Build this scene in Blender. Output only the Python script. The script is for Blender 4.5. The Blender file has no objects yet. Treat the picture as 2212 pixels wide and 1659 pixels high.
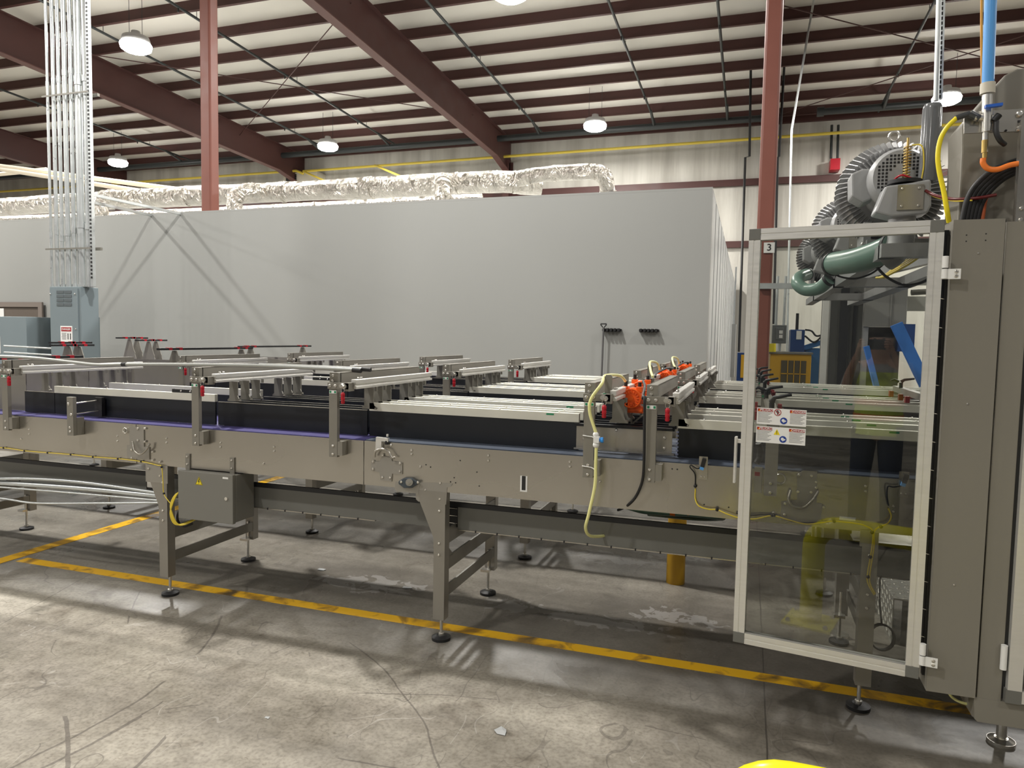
import bpy, math, random
from mathutils import Vector, Matrix
random.seed(7)
C = bpy.context.scene.collection
S = bpy.context.scene
PI = math.pi

# ---------------- camera, world, light grid, exposure ----------------
cam = bpy.data.objects.new('camera', bpy.data.cameras.new('camera'))
C.objects.link(cam)
yaw, pitch, roll = math.radians(18.3536), math.radians(3.7685), math.radians(-1.069)
fw0 = Vector((-math.sin(yaw), math.cos(yaw), 0)); rt0 = Vector((math.cos(yaw), math.sin(yaw), 0)); up0 = Vector((0, 0, 1))
fwd = fw0*math.cos(pitch) - up0*math.sin(pitch)
dn0 = -(up0*math.cos(pitch) + fw0*math.sin(pitch))
rt = rt0*math.cos(roll) + dn0*math.sin(roll); dn = -rt0*math.sin(roll) + dn0*math.cos(roll)
cam.matrix_world = Matrix(((rt.x, -dn.x, -fwd.x, 0), (rt.y, -dn.y, -fwd.y, 0), (rt.z, -dn.z, -fwd.z, 1.6), (0, 0, 0, 1)))
cam.data.sensor_width = 36; cam.data.lens = 1532.2/2212*36; cam.data.clip_end = 200; cam.data.clip_start = .05
S.camera = cam
w = bpy.data.worlds.new('hall_air'); S.world = w; w.use_nodes = True
w.node_tree.nodes['Background'].inputs[0].default_value = (.95, .96, 1, 1)
w.node_tree.nodes['Background'].inputs[1].default_value = .12
S.view_settings.view_transform = 'Standard'; S.view_settings.look = 'None'
S.view_settings.gamma = 1; S.view_settings.exposure = -0.28
LX = (-33.6, -24, -14.4, -4.8, 4.8, 14.4); LY = (22.2, 13.9, 5.6, -2.7, -11)
def lamp_z(y): return 8.62 - .033*(y-13.8)
for ly in LY:
    for lx in LX:
        L = bpy.data.lights.new('highbay_light', 'AREA'); L.shape = 'DISK'; L.size = .5; L.energy = (740 if lx < 4 or ly > 8 else 260)*{5.6: 1.25, -2.7: .72, -11: .6}.get(ly, 1); L.color = (1, .97, .92)
        o = bpy.data.objects.new('highbay_light', L); C.objects.link(o); o.location = (lx, ly, lamp_z(ly)-.28)

# ---------------- materials ----------------
def nodes(m):
    m.use_nodes = True; nt = m.node_tree; return nt, nt.nodes['Principled BSDF']
MC = {}
def mat(name, col, rough=.5, metal=0, var=0, scale=8, bump=0, stretch=None, spec=.5, trans=0, emit=None):
    if name in MC: return MC[name]
    m = bpy.data.materials.new(name); nt, b = nodes(m)
    b.inputs['Base Color'].default_value = (*col, 1); b.inputs['Roughness'].default_value = rough
    b.inputs['Metallic'].default_value = metal; b.inputs['Specular IOR Level'].default_value = spec
    if emit: b.inputs['Emission Color'].default_value = (*emit[0], 1); b.inputs['Emission Strength'].default_value = emit[1]
    if var or bump:
        tc = nt.nodes.new('ShaderNodeTexCoord'); mp = nt.nodes.new('ShaderNodeMapping'); n = nt.nodes.new('ShaderNodeTexNoise')
        nt.links.new(tc.outputs['Object'], mp.inputs[0]); nt.links.new(mp.outputs[0], n.inputs['Vector'])
        n.inputs['Scale'].default_value = scale; n.inputs['Detail'].default_value = 6 if scale > 2.5 else 1.5
        if stretch: mp.inputs['Scale'].default_value = stretch
        if var:
            mx = nt.nodes.new('ShaderNodeMix'); mx.data_type = 'RGBA'
            mx.inputs[6].default_value = (*[c*(1-var) for c in col], 1); mx.inputs[7].default_value = (*[min(1, c*(1+var)) for c in col], 1)
            nt.links.new(n.outputs[0], mx.inputs[0]); nt.links.new(mx.outputs[2], b.inputs['Base Color'])
            mr = nt.nodes.new('ShaderNodeMapRange'); mr.inputs[3].default_value = max(.05, rough-.12); mr.inputs[4].default_value = min(1, rough+.12)
            nt.links.new(n.outputs[0], mr.inputs[0]); nt.links.new(mr.outputs[0], b.inputs['Roughness'])
        if bump:
            bp = nt.nodes.new('ShaderNodeBump'); bp.inputs['Strength'].default_value = bump; bp.inputs['Distance'].default_value = .02
            nt.links.new(n.outputs[0], bp.inputs['Height']); nt.links.new(bp.outputs[0], b.inputs['Normal'])
    MC[name] = m; return m
STEEL = mat('brushed_steel', (.475, .452, .405), .27, .88, .26, 1.3, 0, (1, 1, 2.2))  # broad tone noise stands in for reflections of the surroundings
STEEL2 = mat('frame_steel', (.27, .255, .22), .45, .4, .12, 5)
LEGM = mat('leg_steel', (.33, .312, .275), .42, .6, .12, 5)
PLATEM = mat('plate_steel', (.38, .362, .325), .42, .6, .1, 4)
STEELD = mat('shaded_tube_steel', (.25, .24, .21), .45, .45, .1, 5)
CHROME = mat('zinc_bolt', (.75, .73, .68), .25, .9)
ALU = mat('anodised_aluminium', (.78, .77, .73), .38, .55, .06, 12, 0, (1, 1, 8))
CAPM = mat('milled_aluminium', (.80, .79, .70), .42, .45, .1, 4, 0, (1, 1, 3))
BLACKP = mat('black_plastic', (.010, .012, .016), .4, 0, .25, 3)
BLACK = mat('black_rubber', (.012, .012, .013), .5)
BLACKEDGE = mat('black_edge_strip', (.008, .009, .012), .35)
PURPLE = mat('purple_belt', (.06, .052, .18), .55, 0, .15, 60)
BLUEBELT = mat('slate_blue_belt', (.06, .075, .105), .5, 0, .2, 80)
GUARD = mat('grey_painted_guard', (.155, .155, .14), .42, .1, .08, 3)
CABM = mat('warm_grey_enamel', (.235, .22, .185), .42, 0, .04, 2)
BOXM = mat('grey_box_enamel', (.20, .195, .172), .42, 0, .03, 3)
MAROON = mat('maroon_primer', (.075, .028, .024), .55, 0, .15, 2)
COLRED = mat('oxide_red_paint', (.20, .065, .045), .5, 0, .12, 3)
PIPEBLK = mat('dark_sprinkler_pipe', (.03, .035, .035), .45)
GASY = mat('yellow_gas_pipe', (.75, .58, .08), .45)
INSUL = mat('roof_insulation_facing', (.76, .73, .66), .6, 0, .05, 1.2, .35, (1, 1, 1))
GALV = mat('galvanised_conduit', (.66, .69, .69), .32, .7, .1, 10)
PANELB = mat('blue_grey_panel', (.20, .245, .265), .45, 0, .03, 3)
ROOMG = mat('grey_room_wall', (.335, .34, .325), .5, 0, .03, .6)
ROOMS = mat('pale_glossy_side_panels', (.50, .52, .52), .3, .1, .12, 1.2, 0, (1, 2.5, .15))
WHITE = mat('white_label', (.85, .85, .83), .4)
RED = mat('red_plastic', (.48, .006, .02), .35)
REDS = mat('red_sign_print', (.38, .006, .012), .4)
BLUES = mat('blue_sign_print', (.015, .05, .30), .4)
INK = mat('black_print', (.02, .02, .02), .5)
INKG = mat('grey_small_print', (.25, .25, .25), .5)
GREENL = mat('green_label', (.02, .26, .12), .4)
YEL = mat('yellow_sign_print', (.85, .68, .02), .4)
YELCAB = mat('yellow_cable', (.80, .62, .06), .4)
YELHOSE = mat('pale_yellow_air_hose', (.85, .83, .36), .35)
YELPAINT = mat('yellow_floor_tape', (.62, .33, .006), .5, 0, .85, 5, 0, (1, 2.5, 1))
def tape():
    nt, b = nodes(YELPAINT); tc = nt.nodes.new('ShaderNodeTexCoord'); n = nt.nodes.new('ShaderNodeTexNoise'); r = nt.nodes.new('ShaderNodeValToRGB')
    n.inputs['Scale'].default_value = 7; n.inputs['Detail'].default_value = 9; n.inputs['Distortion'].default_value = .8
    nt.links.new(tc.outputs['Object'], n.inputs['Vector']); nt.links.new(n.outputs[0], r.inputs[0]); nt.links.new(r.outputs[0], b.inputs['Base Color'])
    e = r.color_ramp.elements; e[0].position = .29; e[0].color = (.10, .065, .02, 1); e[1].position = .5; e[1].color = (.80, .45, .006, 1); m = e.new(.42); m.color = (.50, .27, .012, 1)
tape()
YELRAIL = mat('bright_yellow_guard', (.85, .78, .01), .25)
ORANGE = mat('orange_casting', (.95, .13, .01), .38)
ORHOSE = mat('orange_hose', (.90, .22, .03), .4)
BLUEH = mat('blue_pipe', (.10, .36, .80), .3)
BLUEV = mat('blue_handle', (.02, .12, .55), .35)
CASTG = mat('blower_grey_casting', (.36, .36, .36), .38, .5, .08, 10)
MOTG = mat('motor_grey_enamel', (.36, .365, .365), .35, .1)
GREENH = mat('green_suction_hose', (.155, .255, .21), .32, 0, .1, 6)
BRASS = mat('brass_fitting', (.60, .42, .14), .3, .9)
CREAM = mat('cream_pipe', (.85, .76, .60), .4)
BLUEM = mat('blue_machine_enamel', (.02, .06, .20), .35)
YELM = mat('amber_machine_enamel', (.60, .34, .02), .45)
BROWN = mat('brown_door_paint', (.13, .105, .085), .5)
DIAMOND = mat('tread_plate', (.55, .55, .52), .35, .8)
LED = mat('led_lens', (1, 1, 1), .4, emit=((1, .97, .93), 60))
def foil():
    m = bpy.data.materials.new('crinkled_foil'); nt, b = nodes(m)
    b.inputs['Base Color'].default_value = (.80, .76, .69, 1); b.inputs['Metallic'].default_value = .95; b.inputs['Roughness'].default_value = .24
    tc = nt.nodes.new('ShaderNodeTexCoord'); n = nt.nodes.new('ShaderNodeTexNoise'); v = nt.nodes.new('ShaderNodeTexVoronoi')
    mp = nt.nodes.new('ShaderNodeMapping'); mp.inputs['Scale'].default_value = (1.6, 1, .8)
    n.inputs['Scale'].default_value = 3; n.inputs['Detail'].default_value = 5; n.inputs['Distortion'].default_value = 1.5; v.inputs['Scale'].default_value = 3
    a = nt.nodes.new('ShaderNodeMath'); bp = nt.nodes.new('ShaderNodeBump'); bp.inputs['Strength'].default_value = .8; bp.inputs['Distance'].default_value = .12
    nt.links.new(tc.outputs['Object'], mp.inputs[0]); nt.links.new(mp.outputs[0], n.inputs['Vector']); nt.links.new(n.outputs[1], v.inputs['Vector'])
    nt.links.new(n.outputs[0], a.inputs[0]); nt.links.new(v.outputs[0], a.inputs[1]); nt.links.new(a.outputs[0], bp.inputs['Height']); nt.links.new(bp.outputs[0], b.inputs['Normal'])
    return m
FOIL = foil()
def glassm():
    m = bpy.data.materials.new('clear_polycarbonate'); m.use_nodes = True; nt = m.node_tree; nt.nodes.clear()
    out = nt.nodes.new('ShaderNodeOutputMaterial'); t = nt.nodes.new('ShaderNodeBsdfTransparent'); g = nt.nodes.new('ShaderNodeBsdfGlossy')
    t.inputs[0].default_value = (.80, .81, .79, 1); g.inputs['Roughness'].default_value = .015
    f = nt.nodes.new('ShaderNodeFresnel'); f.inputs[0].default_value = 1.55; mu = nt.nodes.new('ShaderNodeMath'); mu.operation = 'MULTIPLY_ADD'
    mu.inputs[1].default_value = .95; mu.inputs[2].default_value = .01
    mx = nt.nodes.new('ShaderNodeMixShader'); nt.links.new(f.outputs[0], mu.inputs[0]); nt.links.new(mu.outputs[0], mx.inputs[0])
    nt.links.new(t.outputs[0], mx.inputs[1]); nt.links.new(g.outputs[0], mx.inputs[2]); nt.links.new(mx.outputs[0], out.inputs[0])
    return m
GLASS = glassm()
def floorm():
    m = bpy.data.materials.new('worn_concrete'); nt, b = nodes(m); N = nt.nodes.new; Lk = nt.links.new
    tc = N('ShaderNodeTexCoord'); P = tc.outputs['Object']
    def noise(sc, det=6, dist=0, stretch=None):
        n = N('ShaderNodeTexNoise'); n.inputs['Scale'].default_value = sc; n.inputs['Detail'].default_value = det; n.inputs['Distortion'].default_value = dist
        if stretch:
            mp = N('ShaderNodeMapping'); mp.inputs['Scale'].default_value = stretch; Lk(P, mp.inputs[0]); Lk(mp.outputs[0], n.inputs['Vector'])
        else: Lk(P, n.inputs['Vector'])
        return n.outputs[0]
    def ramp(src, pts):
        r = N('ShaderNodeValToRGB'); e = r.color_ramp.elements
        while len(e) < len(pts): e.new(.5)
        for el, (p, c) in zip(e, pts): el.position = p; el.color = (*c, 1) if len(c) == 3 else c
        Lk(src, r.inputs[0]); return r.outputs[0]
    def mix(fac, a, bb, mode='MIX'):
        x = N('ShaderNodeMix'); x.data_type = 'RGBA'; x.blend_type = mode
        for s, v in ((0, fac), (6, a), (7, bb)):
            if hasattr(v, 'links'): Lk(v, x.inputs[s])
            elif s == 0: x.inputs[0].default_value = v
            else: x.inputs[s].default_value = (*v, 1)
        return x.outputs[2]
    def math_(op, a, bb=None, cc=None):
        x = N('ShaderNodeMath'); x.operation = op
        for i, v in enumerate((a, bb, cc)):
            if v is None: continue
            if hasattr(v, 'links'): Lk(v, x.inputs[i])
            else: x.inputs[i].default_value = v
        return x.outputs[0]
    base = ramp(noise(1.1, 8, .6), [(.3, (.235, .215, .18)), (.5, (.33, .303, .255)), (.7, (.44, .41, .35))])
    fine = ramp(noise(14, 8), [(.3, (.80, .795, .78)), (.62, (1.08, 1.08, 1.08))])
    c = mix(1, base, fine, 'MULTIPLY')
    speck = ramp(noise(60, 6), [(.35, (.72, .71, .69)), (.52, (1.03, 1.03, 1.03)), (.7, (1.18, 1.18, 1.16))]); c = mix(.75, c, speck, 'MULTIPLY')
    pit = ramp(noise(26, 4, 1.5, (1, 2.2, 1)), [(.28, (.55, .52, .48)), (.36, (1, 1, 1))]); c = mix(.7, c, pit, 'MULTIPLY')
    streak = ramp(noise(1.3, 6, .3, (.25, 2.6, 1)), [(.38, (.70, .69, .68)), (.62, (1.15, 1.15, 1.15))]); c = mix(.85, c, streak, 'MULTIPLY')
    sx = N('ShaderNodeSeparateXYZ'); Lk(P, sx.inputs[0]); X, Y = sx.outputs[0], sx.outputs[1]
    wob = math_('MULTIPLY', math_('SUBTRACT', noise(3), .5), .05)
    def line(v, at, wd):
        return math_('LESS_THAN', math_('ABSOLUTE', math_('ADD', math_('SUBTRACT', v, at), math_('MULTIPLY', wob, .25))), wd)
    jt = math_('MAXIMUM', line(X, .13, .0035), line(X, -9.0, .004))
    jt = math_('MAXIMUM', jt, line(Y, 10.2, .006))
    jt = math_('MAXIMUM', jt, line(math_('ADD', X, math_('MULTIPLY', Y, .34)), -2.86, .0018))
    # tyre scuffs: arcs broken up by noise
    arcs = None
    for (cx, cy, r, wd, th) in ((-4.2, 2.2, 1.75, .006, .5), (-4.17, 2.25, 1.83, .004, .52), (-4.25, 2.3, 1.92, .007, .55), (-3.2, .9, 2.6, .004, .54), (-1.5, 4.6, 2.35, .004, .56), (-.6, .2, 2.7, .003, .55), (-5.6, 1.2, 3.6, .007, .5), (.3, 1.6, 2.3, .004, .56), (-3.9, .2, 2.3, .008, .55)):
        d = math_('SQRT', math_('ADD', math_('POWER', math_('SUBTRACT', X, cx), 2), math_('POWER', math_('SUBTRACT', Y, cy), 2)))
        l = math_('LESS_THAN', math_('ABSOLUTE', math_('SUBTRACT', math_('ADD', d, wob), r)), wd)
        l = math_('MULTIPLY', l, math_('GREATER_THAN', noise(1.3+cx*.07, 2), th))
        arcs = l if arcs is None else math_('MAXIMUM', arcs, l)
    def hair(sc, w_, seed, strg, col):
        nonlocal c
        mp = N('ShaderNodeMapping'); mp.inputs['Location'].default_value = (seed, seed*.7, 0); Lk(P, mp.inputs[0])
        n = N('ShaderNodeTexNoise'); n.inputs['Scale'].default_value = sc; n.inputs['Detail'].default_value = 2; n.inputs['Distortion'].default_value = .25; mp.inputs['Scale'].default_value = (1, .55, 1); mp.inputs['Rotation'].default_value = (0, 0, seed); Lk(mp.outputs[0], n.inputs['Vector'])
        l = math_('LESS_THAN', math_('ABSOLUTE', math_('SUBTRACT', n.outputs[0], .5)), w_)
        c = mix(math_('MULTIPLY', math_('MULTIPLY', l, math_('GREATER_THAN', noise(1.7+seed*.1, 3), .5)), strg), c, col)
    hair(1.9, .0022, 3.1, .45, (.08, .07, .06)); hair(3.3, .003, 8.7, .35, (.09, .08, .07)); hair(2.4, .0025, 15.3, .25, (.6, .58, .54))
    blot = ramp(noise(3.4, 8, 1.2), [(.26, (.52, .49, .46)), (.40, (1, 1, 1))]); c = mix(.8, c, blot, 'MULTIPLY')
    c = mix(math_('MULTIPLY', arcs, .55), c, (.06, .05, .045))
    c = mix(math_('MULTIPLY', jt, .8), c, (.04, .035, .03))
    # dried white residue between the legs
    res = None
    for (cx, cy, rx, ry) in ((-2.25, 3.95, .5, .2), (-.75, 3.9, .6, .12), (-.35, 4.1, .35, .18), (-1.3, 3.95, .22, .14), (-.45, 5.4, .4, .3), (-.9, 5.1, .5, .2)):
        e = math_('ADD', math_('POWER', math_('DIVIDE', math_('SUBTRACT', X, cx), rx), 2), math_('POWER', math_('DIVIDE', math_('SUBTRACT', Y, cy), ry), 2))
        e = math_('SUBTRACT', 1, e); e = math_('MAXIMUM', e, 0); res = e if res is None else math_('MAXIMUM', res, e)
    rr = math_('GREATER_THAN', math_('ADD', math_('MULTIPLY', res, .26), noise(8, 8, 1.4)), .675)
    rr = math_('MULTIPLY', rr, math_('GREATER_THAN', res, .02))
    rr_late = rr
    # grime and conveyor shade painted together as a dark belt under the lanes
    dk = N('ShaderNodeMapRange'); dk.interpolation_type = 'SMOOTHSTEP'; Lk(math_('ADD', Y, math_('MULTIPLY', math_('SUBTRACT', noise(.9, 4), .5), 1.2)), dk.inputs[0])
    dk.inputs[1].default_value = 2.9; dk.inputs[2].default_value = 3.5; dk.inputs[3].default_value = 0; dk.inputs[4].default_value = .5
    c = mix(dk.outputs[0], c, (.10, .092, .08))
    gr = None  # grime patches that also paint in the shade around the conveyors
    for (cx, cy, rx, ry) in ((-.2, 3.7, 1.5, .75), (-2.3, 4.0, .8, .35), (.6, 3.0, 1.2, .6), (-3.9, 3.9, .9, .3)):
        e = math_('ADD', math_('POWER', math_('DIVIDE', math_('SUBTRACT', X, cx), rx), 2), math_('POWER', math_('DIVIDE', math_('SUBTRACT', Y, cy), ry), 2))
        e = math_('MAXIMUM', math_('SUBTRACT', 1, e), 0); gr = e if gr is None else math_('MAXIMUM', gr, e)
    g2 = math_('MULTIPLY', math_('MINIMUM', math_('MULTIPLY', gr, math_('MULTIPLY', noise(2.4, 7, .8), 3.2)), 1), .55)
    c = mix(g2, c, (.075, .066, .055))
    c = mix(math_('MULTIPLY', rr_late, .45), c, (.36, .35, .335))
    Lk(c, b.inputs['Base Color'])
    Lk(ramp(noise(2.2, 7, .5), [(.35, (.24, .24, .24)), (.65, (.52, .52, .52))]), b.inputs['Roughness'])
    bp = N('ShaderNodeBump'); bp.inputs['Strength'].default_value = .18; bp.inputs['Distance'].default_value = .004; Lk(noise(20, 8), bp.inputs['Height']); Lk(bp.outputs[0], b.inputs['Normal'])
    return m
def wallm():
    m = bpy.data.materials.new('wall_liner_fabric'); nt, b = nodes(m); N = nt.nodes.new; Lk = nt.links.new
    tc = N('ShaderNodeTexCoord'); mp = N('ShaderNodeMapping'); mp.inputs['Scale'].default_value = (1.6, 1, .12); n = N('ShaderNodeTexNoise')
    n.inputs['Scale'].default_value = 1.2; n.inputs['Detail'].default_value = 5; Lk(tc.outputs['Object'], mp.inputs[0]); Lk(mp.outputs[0], n.inputs['Vector'])
    r = N('ShaderNodeValToRGB'); r.color_ramp.elements[0].position = .35; r.color_ramp.elements[0].color = (.44, .42, .37, 1); r.color_ramp.elements[1].position = .6; r.color_ramp.elements[1].color = (.62, .60, .54, 1)
    Lk(n.outputs[0], r.inputs[0]); Lk(r.outputs[0], b.inputs['Base Color']); b.inputs['Roughness'].default_value = .55
    bp = N('ShaderNodeBump'); bp.inputs['Strength'].default_value = .5; bp.inputs['Distance'].default_value = .15; Lk(n.outputs[0], bp.inputs['Height']); Lk(bp.outputs[0], b.inputs['Normal'])
    return m

# ---------------- mesh helpers ----------------
class MB:
    def __init__(s): s.v = []; s.f = []; s.sm = []; s.mi = []; s.cur = 0
    def add(s, vs, fs, smooth=False):
        k = len(s.v); s.v += [tuple(v) for v in vs]; s.f += [tuple(i+k for i in f) for f in fs]; s.sm += [smooth]*len(fs); s.mi += [s.cur]*len(fs); return s
    def box(s, x0, x1, y0, y1, z0, z1):
        return s.add([(x0, y0, z0), (x1, y0, z0), (x1, y1, z0), (x0, y1, z0), (x0, y0, z1), (x1, y0, z1), (x1, y1, z1), (x0, y1, z1)],
                     [(0, 3, 2, 1), (4, 5, 6, 7), (0, 1, 5, 4), (1, 2, 6, 5), (2, 3, 7, 6), (3, 0, 4, 7)])
    def prism(s, poly, a, b, ax='y'):   # polygon in the plane across ax, from a to b
        if ax == 'y': f = lambda p, t: (p[0], t, p[1])
        elif ax == 'x': f = lambda p, t: (t, p[0], p[1])
        else: f = lambda p, t: (p[0], p[1], t)
        n = len(poly); ar = sum(poly[i][0]*poly[(i+1) % n][1]-poly[(i+1) % n][0]*poly[i][1] for i in range(n))
        if (ar < 0) != (ax == 'y'): poly = poly[::-1]
        if ax == 'y': pass
        vs = [f(p, a) for p in poly]+[f(p, b) for p in poly]
        fs = [tuple(range(n))[::-1], tuple(range(n, 2*n))]+[(i, (i+1) % n, (i+1) % n+n, i+n) for i in range(n)]
        return s.add(vs, fs)
    def tube(s, pts, r, seg=10, caps=True, close=False):
        pts = [Vector(p) for p in pts]; rs = r if isinstance(r, (list, tuple)) else [r]*len(pts)
        n = len(pts); rings = []; prev = None
        for i, p in enumerate(pts):
            t = (pts[min(i+1, n-1)]-pts[max(i-1, 0)])
            if close: t = pts[(i+1) % n]-pts[i-1]
            if t.length < 1e-9: t = Vector((0, 0, 1))
            t.normalize()
            if prev is None: u = t.cross(Vector((0, 0, 1)) if abs(t.z) < .9 else Vector((1, 0, 0)))
            else: u = prev-t*prev.dot(t)
            u.normalize(); prev = u; q = t.cross(u)
            rings.append([p+(u*math.cos(a)+q*math.sin(a))*rs[i] for a in [2*PI*k/seg for k in range(seg)]])
        vs = [v for rg in rings for v in rg]
        fs = [(i*seg+k, i*seg+(k+1) % seg, ((i+1) % n)*seg+(k+1) % seg, ((i+1) % n)*seg+k) for i in range(n if close else n-1) for k in range(seg)]
        s.add(vs, fs, True)
        if caps and not close: s.add(rings[0], [tuple(range(seg))[::-1]]); s.add(rings[-1], [tuple(range(seg))])
        return s
    def cyl(s, p0, p1, r, seg=16, r2=None): return s.tube([p0, p1], [r, r if r2 is None else r2], seg)
    def bar(s, p0, p1, wd, ht, up=(0, 0, 1)):
        p0, p1, up = Vector(p0), Vector(p1), Vector(up); t = (p1-p0).normalized(); sd = t.cross(up).normalized()*wd/2; u = sd.cross(t).normalized()*ht/2
        vs = [p+a*sd+b*u for p in (p0, p1) for a, b in ((-1, -1), (1, -1), (1, 1), (-1, 1))]
        return s.add(vs, [(0, 1, 2, 3), (7, 6, 5, 4), (0, 4, 5, 1), (1, 5, 6, 2), (2, 6, 7, 3), (3, 7, 4, 0)])
    def sph(s, c, r, seg=10, sc=(1, 1, 1)):
        n = seg; pts = []; fs = []
        for i in range(n+1):
            th = PI*i/n
            for k in range(n*2): ph = PI*k/n; pts.append((c[0]+r*sc[0]*math.sin(th)*math.cos(ph), c[1]+r*sc[1]*math.sin(th)*math.sin(ph), c[2]+r*sc[2]*math.cos(th)))
        for i in range(n):
            for k in range(2*n): fs.append((i*2*n+k, (i+1)*2*n+k, (i+1)*2*n+(k+1) % (2*n), i*2*n+(k+1) % (2*n)))
        return s.add(pts, fs, True)
    def bolts(s, pts, r=.007, h=.006, ax=(0, -1, 0)):
        a = Vector(ax); k = s.cur; s.cur = 1
        for p in pts: p = Vector(p); s.tube([p, p+a*h*.6, p+a*h], [r, r, r*.6], 8)
        s.cur = k; return s
    def second(s): s.cur = 1; return s
    def build(s, name, m, parent=None, bevel=0, m2=None):
        me = bpy.data.meshes.new(name); me.from_pydata(s.v, [], s.f); me.polygons.foreach_set('use_smooth', s.sm); me.materials.append(m)
        if any(s.mi): me.materials.append(m2 or CHROME); me.polygons.foreach_set('material_index', s.mi)
        me.update()
        o = bpy.data.objects.new(name, me); C.objects.link(o)
        if parent:
            L = parent.location if parent.parent is None else parent.parent.location
            me.transform(Matrix.Translation(-L)); o.parent = parent
        if bevel:
            b = o.modifiers.new('bevel', 'BEVEL'); b.width = bevel; b.segments = 2; b.limit_method = 'ANGLE'
        return o
def tag(o, label, cat, group=None, kind=None):
    if label: o['label'] = label
    if cat: o['category'] = cat
    if group: o['group'] = group
    if kind: o['kind'] = kind
    return o
def thing(name, label, cat, loc=(0, 0, 0), group=None):
    o = bpy.data.objects.new(name, None); C.objects.link(o); o.location = loc; return tag(o, label, cat, group)
def struct(o): o['kind'] = 'structure'; return o
def dup(root, d, label, group=None):
    r = root.copy(); C.objects.link(r); r.location = Vector(root.location)+Vector(d); r['label'] = label
    if group: r['group'] = group
    for ch in list(root.children):
        c = ch.copy(); C.objects.link(c); c.parent = r
        for g in list(ch.children): k = g.copy(); C.objects.link(k); k.parent = c
    return r
def text(s_, loc, size, m, parent, name='lettering', rot=(PI/2, 0, 0), align='CENTER', sx=1):
    cu = bpy.data.curves.new(name, 'FONT'); cu.body = s_; cu.size = size; cu.align_x = align; cu.align_y = 'CENTER'; cu.extrude = .0003; cu.materials.append(m); cu.offset = size*.012
    o = bpy.data.objects.new(name, cu); C.objects.link(o); o.location = loc; o.rotation_euler = rot; o.scale = (sx, 1, 1)
    me = bpy.data.meshes.new_from_object(o); bpy.data.objects.remove(o)
    if not me.materials: me.materials.append(m)
    L = parent.location if parent.parent is None else parent.parent.location
    me.transform(Matrix.Translation(Vector(loc)-L) @ Matrix.Rotation(rot[0], 4, 'X') @ Matrix.Diagonal((sx, 1, 1, 1)))
    o = bpy.data.objects.new(name, me); C.objects.link(o); o.parent = parent
    return o
def spline(pts, n=8):
    P = [Vector(p) for p in pts]; P = [P[0]*2-P[1]]+P+[P[-1]*2-P[-2]]; out = []
    for i in range(1, len(P)-2):
        a, b, c, d = P[i-1:i+3]
        for k in range(n):
            t = k/n; out.append(.5*((2*b)+(c-a)*t+(2*a-5*b+4*c-d)*t*t+(3*b-a-3*c+d)*t**3))
    return out+[P[-2]]
ORD = ['first', 'second', 'third', 'fourth', 'fifth', 'sixth', 'seventh', 'eighth', 'ninth', 'tenth', 'eleventh', 'twelfth', 'thirteenth', 'fourteenth', 'fifteenth', 'sixteenth']
LANE = ['front', 'middle', 'far']

# ================= SETTING =================
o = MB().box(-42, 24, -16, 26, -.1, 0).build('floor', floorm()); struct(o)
WM = wallm()
struct(MB().box(-42, 24, 26, 26.15, 0, 9.45).build('wall_back', WM))
def roofz(y): return 9.67-.035*(y-15)
o = MB(); o.add([(-42, -16, roofz(-16)), (24, -16, roofz(-16)), (24, 26.2, roofz(26.2)), (-42, 26.2, roofz(26.2))], [(0, 3, 2, 1)])
o.add([(-42, -16, roofz(-16)+.1), (24, -16, roofz(-16)+.1), (24, 26.2, roofz(26.2)+.1), (-42, 26.2, roofz(26.2)+.1)], [(0, 1, 2, 3)])
struct(o.build('ceiling', INSUL))
# purlins
py = [25.45-1.37*i for i in range(20)]
for i, y in enumerate(py):
    z = roofz(y); m = MB()
    m.prism([(y-.012, z-.23), (y+.05, z-.23), (y+.05, z-.215), (y+.0, z-.215), (y, z-.012), (y-.055, z-.012), (y-.055, z), (y+.005, z), (y-.0, z-.012), (y-.012, z-.02)][:0] or [(y-.08, z-.29), (y+.005, z-.29), (y+.005, z-.01), (y+.08, z-.01), (y+.08, z), (y-.005, z), (y-.005, z-.275), (y-.08, z-.275)], -42, 24, 'x')
    o = m.build('roof_purlin', MAROON); struct(o)
    tag(o, 'maroon steel roof purlin, '+(ORD[i] if i < 16 else 'one of the last')+' out from the back wall', 'purlin', 'roof purlins', 'structure')
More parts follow.
